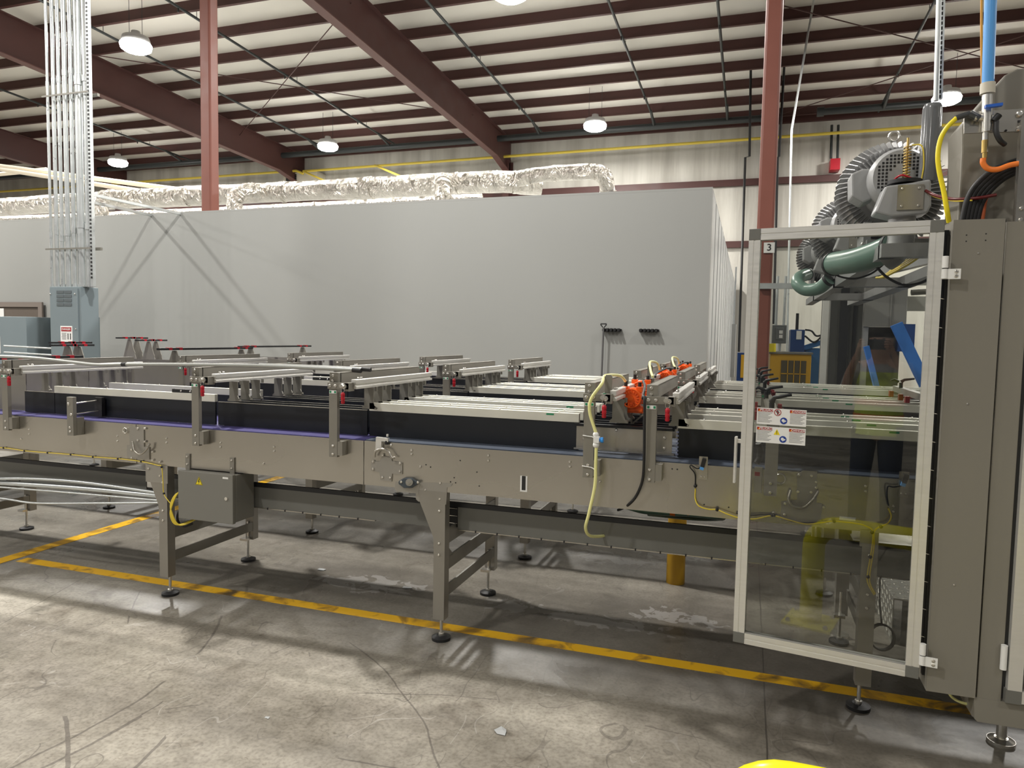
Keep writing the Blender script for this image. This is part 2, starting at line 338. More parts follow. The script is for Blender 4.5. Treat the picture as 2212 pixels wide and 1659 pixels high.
# rafters (tapered I beams) and columns at the back wall
for X, lb in ((-27.6, 'maroon steel rafter low at the left edge of the photo'), (-18.0, 'maroon steel rafter crossing behind the conduits at left'), (-8.85, 'broad maroon steel rafter running down from the top centre'), (.3, 'maroon steel rafter hidden above the red column marked 3'), (9.5, 'maroon steel rafter beyond the right machine')):
    t = thing('roof_rafter', lb, 'rafter', (X, 0, 0), 'roof rafters'); t['kind'] = 'structure'
    def zt(y): return roofz(y)-.29
    def zb(y): return 8.37-.033*(y-15)
    web = MB().prism([(-16, zb(-16)), (-16, zt(-16)), (26, zt(26)), (26, zb(26)-.25), (24.2, zb(24.2))], X-.01, X+.01, 'x').build('web', MAROON, t)
    b = MB()
    for y0, y1, f in ((-16, 24.2, zb),): b.bar((X, y0, f(y0)), (X, y1, f(y1)), .24, .025)
    b.bar((X, 24.2, zb(24.2)), (X, 26, zb(26)-.3), .24, .025)
    b.build('bottom_flange', mat('maroon_flange', (.12, .05, .042), .5), t)
    MB().bar((X, -16, zt(-16)), (X, 26, zt(26)), .24, .025).build('top_flange', MAROON, t)
    c = thing('wall_column', 'maroon wall column under the rafter at the back wall', 'column', (X, 25.7, 0), 'back wall columns'); c['kind'] = 'structure'
    MB().box(X-.13, X+.13, 25.45, 25.47, 0, 8.2).box(X-.13, X+.13, 25.93, 25.95, 0, 8.2).box(X-.01, X+.01, 25.47, 25.93, 0, 8.2).build('shaft', MAROON, c)
for i, (z, nm) in enumerate(((4.95, 'trim_1'), (7.05, 'trim_2'), (9.05, 'trim_3'))):
    o = MB().box(-42, 24, 25.86, 26, z-.12, z+.1 if i < 2 else z+.3).build(nm, MAROON); struct(o)
for X, Z in ((-13.5, 9), (-12.2, 9)):
    pass
# roof cross bracing rods
for k, (a, b) in enumerate((((-8.8, 14.5), (-18, 22)), ((-18, 14.5), (-8.8, 22)), ((.3, 17), (9.5, 24.5)), ((9.5, 17), (.3, 24.5)))):
    o = MB().cyl((a[0], a[1], roofz(a[1])-.62), (b[0], b[1], roofz(b[1])-.62), .014, 6).build('bracing_rod', MAROON)
    tag(o, ['thin diagonal roof rod sloping down left behind the red column', 'thin diagonal roof rod crossing above the centre-left lamp', 'thin diagonal roof rod sloping down right behind the grey silencer', 'thin diagonal roof rod rising right behind the blue pipe'][k], 'rod', 'roof bracing rods', 'structure')
# interior columns
c = thing('steel_column', 'red-brown steel column passing behind the grey room at left', 'column', (-9.2, 10.35, 0), 'red interior columns'); c['kind'] = 'structure'
MB().box(-9.31, -9.09, 10.35, 10.57, 0, 8.5).build('shaft', COLRED, c, .03)
c = thing('steel_column', 'red-brown steel column carrying the number 3 sign', 'column', (.145, 9.6, 0), 'red interior columns'); c['kind'] = 'structure'
MB().box(.045, .25, 9.6, 9.8, 0, 8.5).build('shaft', COLRED, c, .03)
p = MB().box(.135, .265, 9.585, 9.597, 2.722, 2.852).build('number_sign', WHITE, c)
text('3', (.2, 9.583, 2.787), .12, INK, c, 'numeral')
MB().box(.04, .055, 9.585, 9.597, 2.17, 2.24).build('side_label', WHITE, c)

# inner grey room: three tall walls and a flat roof
struct(MB().box(-22, -.53, 9.9, 10.02, 0, 3.61).build('wall_room_front', ROOMG))
struct(MB().box(-.65, -.528, 10.021, 25.8, 0, 3.61).build('wall_room_side', ROOMS))
struct(MB().box(-22, -.53, 9.9, 25.8, 3.611, 3.64).build('ceiling_room', ROOMG))
m = MB()
for k in range(14): y = 10.9+k*1.1; m.box(-.528, -.522, y, y+.025, 0, 3.6)
struct(m.build('trim_5', mat('panel_joint', (.32, .33, .33), .4)))
d = MB().box(-14.2, -12.62, 9.86, 9.9, 0, 2.05).build('door_1', BROWN); struct(d)
m = MB().box(-14.25, -12.52, 9.83, 9.865, 2.0, 2.09); m.box(-12.62, -12.52, 9.83, 9.865, 0, 2.0); m.box(-13.8, -13.7, 9.84, 9.868, 0, 2.0)
m.build('door_frame', mat('taupe_frame', (.22, .185, .16), .5), d)
MB().box(-13.66, -13.53, 9.85, 9.86, 1.0, 1.97).build('vision_panel', WHITE, d)

# ================= LIGHTS =================
lb = {(-14.4, 13.9): 'bright round high-bay lamp at top left beside the conduits', (-24, 22.2): 'high-bay lamp low between the conduits and the red column', (-14.4, 22.2): 'high-bay lamp between the two maroon rafters', (-4.8, 22.2): 'high-bay lamp above the right end of the foil ducts', (4.8, 22.2): 'high-bay lamp behind the blue pipe at right', (-4.8, 13.9): 'high-bay lamp cut by the top edge of the photo'}
lampmeshes = None
for ly in (22.2, 13.9):
    for lx in LX[1:5]:
        if (lx, ly) not in lb: continue
        z = lamp_z(ly); l = lb.get((lx, ly), 'high-bay lamp out at the side of the hall')
        if lampmeshes is None:
            t = thing('highbay_lamp', l, 'lamp', (lx, ly, z), 'high-bay lamps')
            MB().tube([(lx, ly, z+.22), (lx, ly, z+.1), (lx, ly, z+.08), (lx, ly, z-.02), (lx, ly, z-.06)], [.1, .12, .3, .33, .33], 24).build('housing', mat('lamp_housing', (.5, .5, .5), .5), t)
            MB().tube([(lx, ly, z-.06), (lx, ly, z-.1), (lx, ly, z-.2), (lx, ly, z-.25)], [.33, .36, .34, .26], 24).build('lens', LED, t)
            m = MB(); m.cyl((lx-.2, ly, z+.1), (lx-.2, ly, z+1.06), .006, 5); m.cyl((lx+.2, ly, z+.1), (lx+.2, ly, z+1.06), .006, 5); m.build('hanging_wire', PIPEBLK, t)
            lampmeshes = t
        else: dup(lampmeshes, (lx-lampmeshes.location.x, ly-lampmeshes.location.y, z-lampmeshes.location.z), l)

# ================= ROOF PIPES =================
def sp(y): return roofz(y)-.40
xs = (-30, -23, -16.2, -13.2, -7.3, -3.3, -.95, 3.6, 7.6)
for i, X in enumerate(xs):
    m = MB().cyl((X, -10, sp(-10)), (X, 25.3, sp(25.3)), .035, 8)
    for y in (14.6, 18.7, 22.8): m.cyl((X, y, sp(y)), (X, y, roofz(y)-.1), .008, 5); m.cyl((X, y-.6, sp(y)-.01), (X, y-.6, sp(y)-.1), .02, 6)
    if X < 5: m.cyl((X+.02, 23.6, sp(23.6)), (X+.02, 24.5, 8.74), .045, 8)
    o = m.build('sprinkler_pipe', PIPEBLK)
    tag(o, 'thin dark sprinkler pipe under the purlins, %s from the left' % ORD[i], 'pipe', 'sprinkler branch pipes')
o = MB().cyl((-42, 24.5, 8.62), (.2, 24.5, 8.74), .11, 12).cyl((.1, 24.5, 8.74), (.32, 24.5, 8.74), .15, 12).build('sprinkler_main', PIPEBLK)
tag(o, 'long dark sprinkler main along the back wall left of the numbered column', 'pipe')
o = MB().cyl((1.9, 24.5, 8.8), (9, 24.5, 8.8), .11, 12).cyl((1.75, 24.5, 8.8), (1.95, 24.5, 8.8), .15, 12).build('sprinkler_main', PIPEBLK)
tag(o, 'short dark sprinkler main along the back wall right of the numbered column', 'pipe')
m = MB().cyl((-34.6385, 25.2, 8.1679), (-17.8337, 25.2, 8.2331), .05, 8); m.cyl((-17.8337, 25.2, 8.2331), (-17.5018, 25.2, 8.1034), .05, 8)
tag(m.build('gas_pipe', GASY), 'yellow gas pipe along the back wall behind the foil duct at left', 'pipe')
m = MB().cyl((-17.5017, 25.2, 8.1962), (-8.5432, 25.2, 8.2574), .05, 8); m.cyl((-8.5432, 25.2, 8.2574), (6.8902, 25.2, 8.3306), .05, 8)
m.cyl((-17.5017, 25.2, 8.1962), (-16.0603, 24.5, 7.6032), .04, 8); m.cyl((-14.2057, 25.2, 8.248), (-11.8901, 23, 7.2027), .04, 8)
tag(m.build('gas_pipe', GASY), 'long yellow gas pipe crossing the back wall to the right', 'pipe')
for a, b, l in (((1623, 0), (1602, 620), 'black drop pipe just left of the numbered column'), ((1702, 0), (1660, 330), 'dark drop pipe just right of the numbered column'), ((1762, 0), (1690, 620), 'pale conduit dropping down the wall right of the numbered column')):
    pass
m = MB().tube([(-0.29, 22, 11.3511), (-0.1832, 22, 6.9519), (-0.2972, 22, 6.9325), (-0.2635, 22, 1.296)], .035, 8)
tag(m.build('drop_pipe', BLACK), 'black drop pipe with a jog just left of the numbered column', 'pipe')
m = MB().tube([(0.6795, 22, 11.2276), (0.623, 22, 6.9025), (0.5867, 22, 6.8787), (0.666, 22, 2.1243)], .035, 8)
tag(m.build('drop_pipe', BLACK), 'black drop pipe just right of the numbered column', 'pipe')
m = MB().tube([(1.1113, 18, 9.4063), (0.7577, 18, 6.5358), (0.8697, 18, 1.3775)], .025, 8)
tag(m.build('wall_conduit', GALV), 'thin silver conduit down the wall behind the blowers', 'conduit')
# red fire device and vents on the back wall
t = thing('alarm_bell', 'small red alarm box high on the back wall', 'alarm', (2.4412, 25.7, 7.5112))
MB().box(*(2.3005, 2.59), 25.5, 26.0, *(7.2273, 7.5821)).build('housing', RED, t)
MB().cyl((2.305, 25.7, 8.7062), (2.3245, 25.7, 7.637), .04, 8).cyl((2.4992, 25.7, 8.6917), (2.5192, 25.7, 7.6253), .04, 8).build('conduit', PIPEBLK, t)
t = thing('wall_louvre', 'cream unit with a black louvre above the foil duct', 'vent', (-17.9051, 25.3, 7.8664))
MB().box(*(-18.5714, -16.9666), 25.35, 26, *(7.2319, 8.2066)).build('casing', mat('cream_casing', (.62, .58, .48), .5), t)
m = MB()
a, b_, c_, d_ = (-18.4205, -17.9263, 7.6983, 8.1494)
for k in range(6): m.box(a, b_, 25.31, 25.35, c_+(d_-c_)*k/6, c_+(d_-c_)*(k+.8)/6)
m.build('louvre', BLACK, t)

# ================= FOIL DUCTS on the room roof =================
def duct(name, label, pts, r, seg=20, leg=None):
    P = spline(pts, 6); rr = []
    for i in range(len(P)): rr.append(r*(1+.035*math.sin(i*1.9)+.03*math.sin(i*.7+1)))
    t = thing(name, label, 'duct', tuple(P[0]), 'foil wrapped ducts')
    MB().tube(P, rr, seg).build('foil_wrap', FOIL, t)
    L = max(1, len(P)//7)
    for i in range(2, len(P)-1, L): MB().tube([P[i], P[i]+(P[i+1]-P[i]).normalized()*.05], [rr[i]*1.06]*2, seg).build('band', FOIL, t)
    if leg:
        m = MB()
        for x, y, z in leg: m.box(x-.03, x+.03, y-.03, y+.03, 3.64, z)
        m.build('stand', GALV, t)
    return t
duct('foil_duct', 'long silver foil wrapped duct lying along the grey room roof', [(-17.4126, 12, 4.3631), (-13.7067, 12, 4.4), (-9.915, 12, 4.3784), (-6.8599, 12, 4.3521), (-4.4495, 12, 4.3422), (-3.5958, 12.3, 4.3137)], .195, 20, [(x, 12, 3.78) for x in (-14, -12, -10.2, -8, -6.2, -4.6, -3.4)])
duct('foil_duct', 'upper silver foil duct ending in a right-hand elbow', [(-3.7356, 11.4, 4.2334), (-3.2574, 11.4, 4.2835), (-2.4852, 11.4, 4.2786), (-2.3179, 11.4, 4.2185), (-2.2744, 11.5, 4.1132), (-2.2544, 11.6, 3.7993), (-2.2226, 11.6, 3.202)], .125)
duct('foil_duct', 'silver foil elbow dropping into the roof at centre', [(-5.2467, 11.7, 4.3596), (-5.1371, 11.5, 4.1372), (-5.0872, 11.4, 3.7211), (-5.0814, 11.4, 3.2859)], .14)
duct('foil_duct', 'silver foil elbow dropping into the roof right of the red column', [(-9.1231, 11.7, 4.3463), (-9.2861, 11.5, 4.3142), (-9.4415, 11.4, 4.1443), (-9.4445, 11.4, 3.7941), (-9.449, 11.4, 3.2664)], .14)
duct('foil_duct', 'silver foil elbow dropping into the roof beside the conduits', [(-12.725, 11.7, 4.3989), (-12.8572, 11.5, 4.3096), (-12.8071, 11.4, 3.8168), (-12.8228, 11.4, 3.2006)], .14)
duct('foil_duct', 'low crinkled foil duct behind the long duct', [(-19.6031, 13.5, 4.3951), (-11.285, 13.5, 4.3578), (-5.198, 13.5, 4.3747)], .10)
for k, (a, b, l) in enumerate((((-18.722, 13.4, 5.7885), (-11.866, 13, 4.7115), 'upper cream pipe crossing behind the conduits'), ((-18.7249, 13.4, 5.7183), (-12.8432, 12.8, 4.6863), 'lower cream pipe crossing behind the conduits'), ((-19.5714, 14, 5.7068), (-17.551, 14, 5.7416), 'short cream pipe at the left edge above the foil duct'))):
    tag(MB().cyl(a, b, .055, 10).build('cream_pipe', CREAM), l, 'pipe', 'cream pipes')
for a, b, l in (((-9.5054, 8.3, 3.6342), (-9.3339, 9.95, 3.6081), 'upper steel strut bracing the conduits to the room roof'), ((-9.5083, 8.3, 3.524), (-9.9908, 9.95, 3.608), 'lower steel strut bracing the conduits to the room roof')):
    tag(MB().bar(a, b, .04, .04).build('strut', GALV), l, 'strut', 'conduit struts')

# ================= ELECTRICAL PANEL AND CONDUITS =================
t = thing('electrical_panel', 'tall blue-grey electrical panel under the bank of conduits', 'electrical panel', (-9.7, 8, 0))
MB().box(-10.02, -9.40, 8.0, 8.30, 0, 2.23).build('cabinet', PANELB, t, .006)
p = MB().box(-10.0, -9.45, 7.985, 8.0, .1, 2.2).bolts([(-9.99, 7.985, 2.12), (-9.5, 7.985, 2.12), (-9.5, 7.985, 1.6)], .012, .01).build('cover', PANELB, t)
m = MB()
for r in range(4):
    for c in range(2): m.box(-9.86+c*.155, -9.72+c*.155, 7.979, 7.985, 2.13-r*.062, 2.17-r*.062)
m.build('louvre', mat('louvre_shadow_grey', (.10, .12, .13), .6), t)
def danger_sign(x, z, y, wd, ht, par):
    MB().box(x, x+wd, y-.003, y, z, z+ht).build('warning_sign', WHITE, par)
    MB().box(x+wd*.08, x+wd*.92, y-.005, y-.003, z+ht*.68, z+ht*.92).build('sign_header', REDS, par)
    text('DANGER', (x+wd*.5, y-.006, z+ht*.8), ht*.17, WHITE, par, 'sign_lettering')
    m = MB()
    for k in range(6): m.box(x+wd*(.1+.02*(k % 3)), x+wd*(.5-.03*(k % 2)), y-.005, y-.003, z+ht*(.56-.07*k), z+ht*(.585-.07*k))
    m.build('small_print', INKG, par)
    m = MB()
    for q in (.64, .84): m.cyl((x+wd*q, y-.003, z+ht*.52), (x+wd*q, y-.005, z+ht*.52), ht*.04, 10).box(x+wd*(q-.03), x+wd*(q+.03), y-.005, y-.003, z+ht*.2, z+ht*.48)
    m.build('sign_figures', INK, par)
danger_sign(-9.80, 1.395, 7.985, .235, .25, t)
# conduits (front face of the rack), x offsets and radii in metres
cd = [(-10.055, .019), (-10.0, .019), (-9.935, .024), (-9.885, .022), (-9.83, .024), (-9.775, .024), (-9.71, .031), (-9.645, .026), (-9.59, .026), (-9.53, .034), (-9.445, .046), (-9.335, .052)]
for i, (x, r) in enumerate(cd):
    yb = 8.11 if i % 2 else 8.07
    m = MB().cyl((x, yb, 2.225), (x, yb, 9.25), r, 10)
    m.cyl((x, yb, 2.23), (x, yb, 2.27), r*1.35, 10)
    for z in (2.9+random.random()*.2, 5.15+random.random()*.2, 7.9): m.cyl((x, yb, z), (x, yb, z+.09), r*1.22, 10)
    o = m.build('steel_conduit', GALV)
    tag(o, 'galvanised conduit rising from the panel, %s from the left' % ORD[i], 'conduit', 'conduits above the panel')
t = thing('strut_rack', 'slotted steel channel rack holding the bank of conduits', 'rack', (-9.2, 8.15, 0))
m = MB().box(-9.255, -9.205, 8.04, 8.09, 2.23, 9.2).second()
for k in range(120): m.box(-9.245, -9.215, 8.036, 8.04, 2.35+k*.056, 2.38+k*.056)
m.build('channel', GALV, t, 0, BLACK)
for z in (2.78, 5.02):
    MB().box(-10.09, -9.2, 8.17, 8.21, z, z+.04).build('cross_channel', STEELD, t); MB().box(-10.09, -9.2, 8.0, 8.012, z, z+.022).build('clamp_strip', STEELD, t)
# grey cabinets at far left
t = thing('switch_cabinet', 'grey switch cabinet with danger sign at the left edge', 'cabinet', (-11.6, 8.2, 0))
MB().box(-12.4, -10.78, 8.2, 8.7, 0, 1.78).build('cabinet', PANELB, t, .006)
danger_sign(-11.62, 1.19, 8.2, .26, .27, t)
t = thing('switch_cabinet', 'narrow brown-doored cabinet between the switch cabinet and tall panel', 'cabinet', (-10.5, 8.6, 0))
MB().box(-10.76, -10.12, 8.6, 8.95, 0, 1.8).build('cabinet', PANELB, t)
MB().box(-10.70, -10.42, 8.585, 8.6, .2, 1.72).build('door_leaf', BROWN, t)
for z, l in ((1.16, 'upper'), (1.26, 'lower')):
    tag(MB().cyl((-11.0, 8.0, z+.06), (-9.9, 8.0, z+.04), .014, 8).build('cross_conduit', GALV), l.replace('upper', 'lower') if False else ('lower' if z < 1.2 else 'upper')+' of two short conduits between the grey cabinets', 'conduit', 'short conduits')

# wall tool racks and shovel
for x0, l in ((-1.955, 'black tool holder rail on the grey wall holding a shovel'), (-1.44, 'empty black tool holder rail on the grey wall')):
    t = thing('tool_rack', l, 'tool rack', (x0, 9.9, 1.72), 'wall tool racks')
    MB().box(x0, x0+.27, 9.85, 9.9, 1.71, 1.745).build('rail', BLACK, t, .005)
    m = MB()
    for k in range(5): m.box(x0+.015+k*.052, x0+.045+k*.052, 9.80, 9.86, 1.70, 1.75); m.cyl((x0+.03+k*.052, 9.80, 1.725), (x0+.03+k*.052, 9.79, 1.725), .018, 8)
    m.build('hook', BLACK, t)
t = thing('shovel', 'grey shovel with black D handle hanging on the wall rack', 'shovel', (-1.93, 9.8, 1.0))
MB().cyl((-1.935, 9.8, .95), (-1.925, 9.8, 1.76), .014, 10).build('shaft', mat('fibreglass_grey', (.12, .12, .12), .4), t)
MB().tube([(-1.925, 9.8, 1.75), (-1.965, 9.8, 1.80), (-1.965, 9.8, 1.81), (-1.885, 9.8, 1.81), (-1.885, 9.8, 1.80)], .009, 8, close=True).build('handle', BLACK, t)
MB().prism([(-2.0, .95), (-1.87, .95), (-1.86, .70), (-1.935, .62), (-2.01, .70)], 9.79, 9.80).build('blade', STEELD, t)

# ================= FLOOR MARKINGS =================
o = MB().box(-4.72, 1.6, 3.47, 3.555, 0, .0015).build('floor_line', YELPAINT); tag(o, 'long worn yellow floor line running under the front legs', 'floor marking', 'yellow floor lines')
o = MB().add([(-5.5, 1.2, .0015), (-5.36, 1.2, .0015), (-4.93, 6.9, .0015), (-5.03, 6.9, .0015)], [(0, 1, 2, 3)])
o = MB().prism([(-4.87, 3.0), (-4.76, 3.0), (-4.89, 9.5), (-5.0, 9.5)], 0, .002, 'z').build('floor_line', YELPAINT); tag(o, 'yellow floor line running back under the lanes at left', 'floor marking', 'yellow floor lines')

# ================= CONVEYORS =================
YF = 3.31; YR = 4.13
def foot(mb_s, mb_p, x, y, ztop, r=.05):
    mb_s.cyl((x, y, .02), (x, y, ztop), .0085, 10).cyl((x, y, .02), (x, y, .035), .016, 8)
    mb_p.cyl((x, y, 0), (x, y, .015), r, 24).cyl((x, y, .015), (x, y, .024), r*.97, 24, r*.5)
def legset(par, x, style, plain=False):
    # front channel leg with flared gusset, rear leg, two cross rails, feet
    fz = .125
    m = MB().prism([(x, fz), (x+.062, fz), (x+.062, .80), (x, .80)] if plain else [(x, fz), (x+.062, fz), (x+.062, .80), (x-.085, .80), (x-.085, .745), (x-.003, .56), (x, .50)], YF-.004, YF+.002)
    m.box(x+.056, x+.062, YF, YF+.055, fz, .8).box(x, x+.006, YF, YF+.055, fz, .55)
    m.bolts([(x+.03, YF-.004, z) for z in (.47, .53, .70)], .008)
    f = m.build('leg', LEGM, par)
    m = MB().box(x, x+.062, YR-.055, YR, .15, .80)
    r = m.build('leg', LEGM, par)
    m = MB()
    if style: zz = ((.24, .30), (.38, .45), (.52, .60))
    else: zz = ((.215, .275), (.355, .43))
    for a, b in zz: m.box(x+.05, x+.06, YF+.05, YR-.04, a, b)
    if style: m.prism([(YF+.05, .45), (YF+.05, .5), (YF+.12, .44)], x+.05, x+.06, 'x').prism([(YR-.05, .45), (YR-.05, .55), (YR-.12, .45)], x+.05, x+.06, 'x')
    m.build('cross_rail', STEELD, par)
    for y, l in ((YF+.05, f), (YR-.06, r)):
        a, b = MB(), MB(); foot(a, b, x+.025, y, .16 if y < 3.5 else .28)
        if y > 3.5: a.box(x-.01, x+.045, y-.045, y-.0, .15, .165)
        a.build('spindle', CHROME, l); b.build('foot_pad', BLACK, l)
SX = [(-8.2, -3.475), (-3.47, -1.925), (-1.92, 3.6)]  # right section lengthened out of view to shade the floor behind
SXN = ['left', 'centre', 'right']
for s, (xa, xb) in enumerate(SX):
    t = thing('conveyor', 'x', 'conveyor', ((xa+xb)/2, YF, 0), 'conveyor sections')
    zb = .80; m = MB()
    if s == 2: m.box(xa, xb, YF, YF+.006, zb, 1.036)
    else: m.box(xa, xb, YF, YF+.006, zb, 1.036)
    m.box(xa, xb, YF+.006, YF+.03, zb, zb+.006)
    if s == 0: m.bolts([(x, YF, z) for x in (-4.35, -3.62) for z in (.955, .925)]+[(-4.42, YF, .89)])
    if s == 1: m.bolts([(x, YF, z) for x in (-3.245, -2.855, -2.49) for z in (.965, .94)]+[(-2.56, YF, .865)])
    if s == 2: m.bolts([(-1.2154, 3.309, 1.0066), (-1.2149, 3.309, 0.9808), (-0.7962, 3.309, 1.0046), (-0.7956, 3.309, 0.9821), (-0.6469, 3.309, 0.922), (-1.6413, 3.309, 1.0032), (-1.6411, 3.309, 0.9837), (-1.7598, 3.309, 1.022), (-0.3708, 3.309, 1.0035), (-0.3701, 3.309, 0.9818), (0.4959, 3.309, 0.9964), (0.4969, 3.309, 0.9746), (0.6054, 3.309, 0.9188), (0.6064, 3.309, 0.8972), (-1.59, 3.309, 0.9219), (-1.4764, 3.309, 0.844), (-1.5597, 3.309, 0.803), (-1.478, 3.309, 0.7618)])
    fp = m.build('side_panel', STEEL, t)
    if s == 2:
        h = MB()
        for q in [(-1.5583, 3.3085, 0.9341), (-1.532, 3.3085, 0.924), (-1.3675, 3.3085, 0.9698), (-1.2759, 3.3085, 0.9175), (-1.3994, 3.3085, 0.8792), (-1.4195, 3.3085, 0.856), (-1.3913, 3.3085, 0.8535), (-1.2622, 3.3085, 0.8477), (-0.312, 3.3085, 1.0081), (-0.289, 3.3085, 1.0077), (-0.1641, 3.3085, 0.8552), (-0.0569, 3.3085, 0.8525)]: h.cyl(q, (q[0], q[1]+.001, q[2]), .0035, 8)
        h.build('drill_hole', BLACK, t)
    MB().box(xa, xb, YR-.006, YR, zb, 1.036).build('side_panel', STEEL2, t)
    m = MB().box(xa, xb, YF+.012, YR-.012, 1.02, 1.04)
    m.build('belt', BLUEBELT if s == 2 else PURPLE, t)
    m = MB(); 
    for k in range(int((xb-xa)/.5)): m.box(xa+.25+k*.5, xa+.29+k*.5, YF+.006, YR-.006, .86, .90)
    m.build('cross_bar', STEELD, t)
    # drip guard below
    m = MB()
    ga, gb = [(xa, xb-.06), (xb-1.53, xb), (xa+.49, xb)][s]
    if s == 2:
        m.box(xa-.005, xa+.42, YF+.13, YF+.135, .575, .695)
        h = MB().box(xa+.42, xa+.49, YF+.15, YF+.16, .58, .70); h.second()
        for q in (.60, .64, .68): h.box(xa+.43, xa+.48, YF+.145, YF+.15, q, q+.003)
        h.build('guard_hinge', BLACK, t)
    m.box(ga, gb, YF+.13, YF+.135, .575, .695)
    m.box(ga, gb, YF+.13, YF+.30, .57, .575).build('drip_guard', GUARD, t)
    MB().box(ga if s < 2 else xa-.005, gb, YF+.128, YF+.145, .695, .72).build('guard_edge', BLACKEDGE, t)
    m = MB().box(ga, gb, YF+.126, YF+.13, .570, .575).second(); k = ga+.1
    while k < gb: m.box(k, k+.006, YF+.124, YF+.131, .567, .578); k += .12
    m.build('hem', STEEL, t, 0, BLACK)
    legs = {0: (-7.3, -5.43), 1: (-3.305,), 2: (-1.508, .494)}[s]
    for x in legs: legset(t, x, s == 2, x > 0)
    if s == 1:
        m = MB().box(-3.52, -3.44+.03, YF-.006, YF, .905, 1.02).box(-3.54, -3.37, YF-.007, YF, .83, .905).box(-3.40, -3.235, YF-.006, YF-.001, .695, .80)
        m.bolts([(-3.4523, 3.303, 1.0117), (-3.3993, 3.303, 1.0148), (-3.4538, 3.303, 0.9417), (-3.4009, 3.303, 0.9367), (-3.5615, 3.303, 0.9856), (-3.5032, 3.303, 0.8806), (-3.3441, 3.303, 0.8792), (-3.5042, 3.303, 0.8315), (-3.345, 3.303, 0.829), (-3.2891, 3.303, 0.822), (-3.3758, 3.303, 0.7765), (-3.2905, 3.303, 0.7385)], .0075)
        m.build('joint_plate', PLATEM, t)
        MB().tube(spline([(-3.483, 3.29, 0.9332), (-3.4558, 3.28, 0.8805), (-3.4138, 3.28, 0.8639), (-3.3676, 3.28, 0.8949), (-3.3492, 3.29, 0.9307)]), .0065, 8).build('lever_handle', STEEL, t)
        MB().tube([(-3.55+.016*math.cos(a), YF-.01, .995+.016*math.sin(a)) for a in [k*PI/6 for k in range(12)]], .0035, 6, close=True).build('ring_pin', CHROME, t)
    if s == 2:
        m = MB().prism([(-1.875, 0.9275), (-1.8747, 0.8803), (-1.8249, 0.8743), (-1.8191, 0.8326), (-1.7533, 0.8306), (-1.751, 0.8727), (-1.6914, 0.8749), (-1.692, 0.936), (-1.7515, 0.939), (-1.7571, 0.9583), (-1.8118, 0.9642), (-1.8226, 0.9338)], YF-.006, YF)
        m.bolts([(-1.8627, 3.303, 0.9295), (-1.8625, 3.303, 0.8899), (-1.7045, 3.303, 0.9314), (-1.7041, 3.303, 0.8898), (-1.8071, 3.303, 0.8497), (-1.7607, 3.303, 0.851), (-1.8052, 3.303, 0.9682)], .0075)
        m.build('joint_plate', PLATEM, t)
        m = MB().prism([(-1.84, 1.0634), (-1.7688, 1.0605), (-1.7687, 1.0409), (-1.8069, 1.0434), (-1.8093, 0.994), (-1.8423, 0.9967)], YF-.02, YF-.003).cyl((-1.7771, 3.3, 1.0686), (-1.7772, 3.3, 1.0808), .006)
        m.build('hook_bracket', ALU, t)
        MB().cyl((-1.7797, 3.3, 1.0464), (-1.7795, 3.3, 1.0269), .012, 10).build('stop_bumper', BLACK, t)
        MB().tube(spline([(-1.8473, 3.29, 0.9574), (-1.8364, 3.28, 0.9892), (-1.7983, 3.275, 1.0047), (-1.763, 3.28, 0.9942), (-1.7412, 3.28, 0.9641), (-1.7276, 3.29, 0.9635)]), .0065, 8).build('lever_handle', STEEL, t)
        MB().prism([(-1.7316, 0.8324), (-1.7367, 0.79), (-1.7203, 0.7791), (-1.5996, 0.7799), (-1.5895, 0.8295)], YF-.004, YF).build('bearing_plate', PLATEM, t)
        m = MB().prism([(-1.7073, 0.8393), (-1.6752, 0.8591), (-1.6324, 0.8625), (-1.595, 0.8436), (-1.5948, 0.8339), (-1.6291, 0.8091), (-1.6746, 0.8052), (-1.7072, 0.8245)], YF-.02, YF-.004)
        b = m.build('flange_bearing', mat('bearing_cast_blue_grey', (.06, .075, .09), .4), t, .004)
        m = MB().cyl((-1.6435, 3.29, 0.8385), (-1.631, 3.265, 0.8443), .019, 16).cyl((-1.631, 3.265, 0.8443), (-1.6235, 3.25, 0.8478), .008, 12).bolts([(-1.6889, 3.29, 0.8372), (-1.5932, 3.29, 0.8427)], .008)
        m.build('bearing_hub', CHROME, t)
        m = MB().prism([(-1.6132, 0.808), (-1.6125, 0.7494), (-1.5991, 0.7384), (-1.4417, 0.736), (-1.4378, 0.8254), (-1.4148, 0.8345), (-1.4073, 0.8495), (-1.5896, 0.8392)], YF-.003, YF-.0005)
        m.build('leg_plate', PLATEM, t)
        m = MB().box(-1.0450, -1.0091, YF-.002, YF, 0.8395, 0.9181); m.build('lane_label', WHITE, t)
        text('I', (-1.0270, YF-.003, (0.8395+0.9181)/2), .10, INK, t, 'label_letter', sx=1.6)
        MB().prism([(0.2471, 1.0446), (0.303, 1.0449), (0.3051, 0.9963), (0.3071, 0.9069), (0.3295, 0.9049), (0.3262, 0.8107), (0.1637, 0.819), (0.1642, 0.8999), (0.2283, 0.912), (0.2237, 1.0223), (0.2471, 1.0446)][:-1], YF-.006, YF).bolts([(0.2307, 3.303, 1.0242), (0.2811, 3.303, 1.0241), (0.23, 3.303, 0.9505), (0.2823, 3.303, 0.953), (0.3007, 3.303, 0.9993), (0.3018, 3.303, 0.9751), (0.1794, 3.303, 0.8925), (0.3349, 3.303, 0.8927), (0.1795, 3.303, 0.845), (0.1335, 3.303, 0.8468)], .0075).build('joint_plate', PLATEM, t)
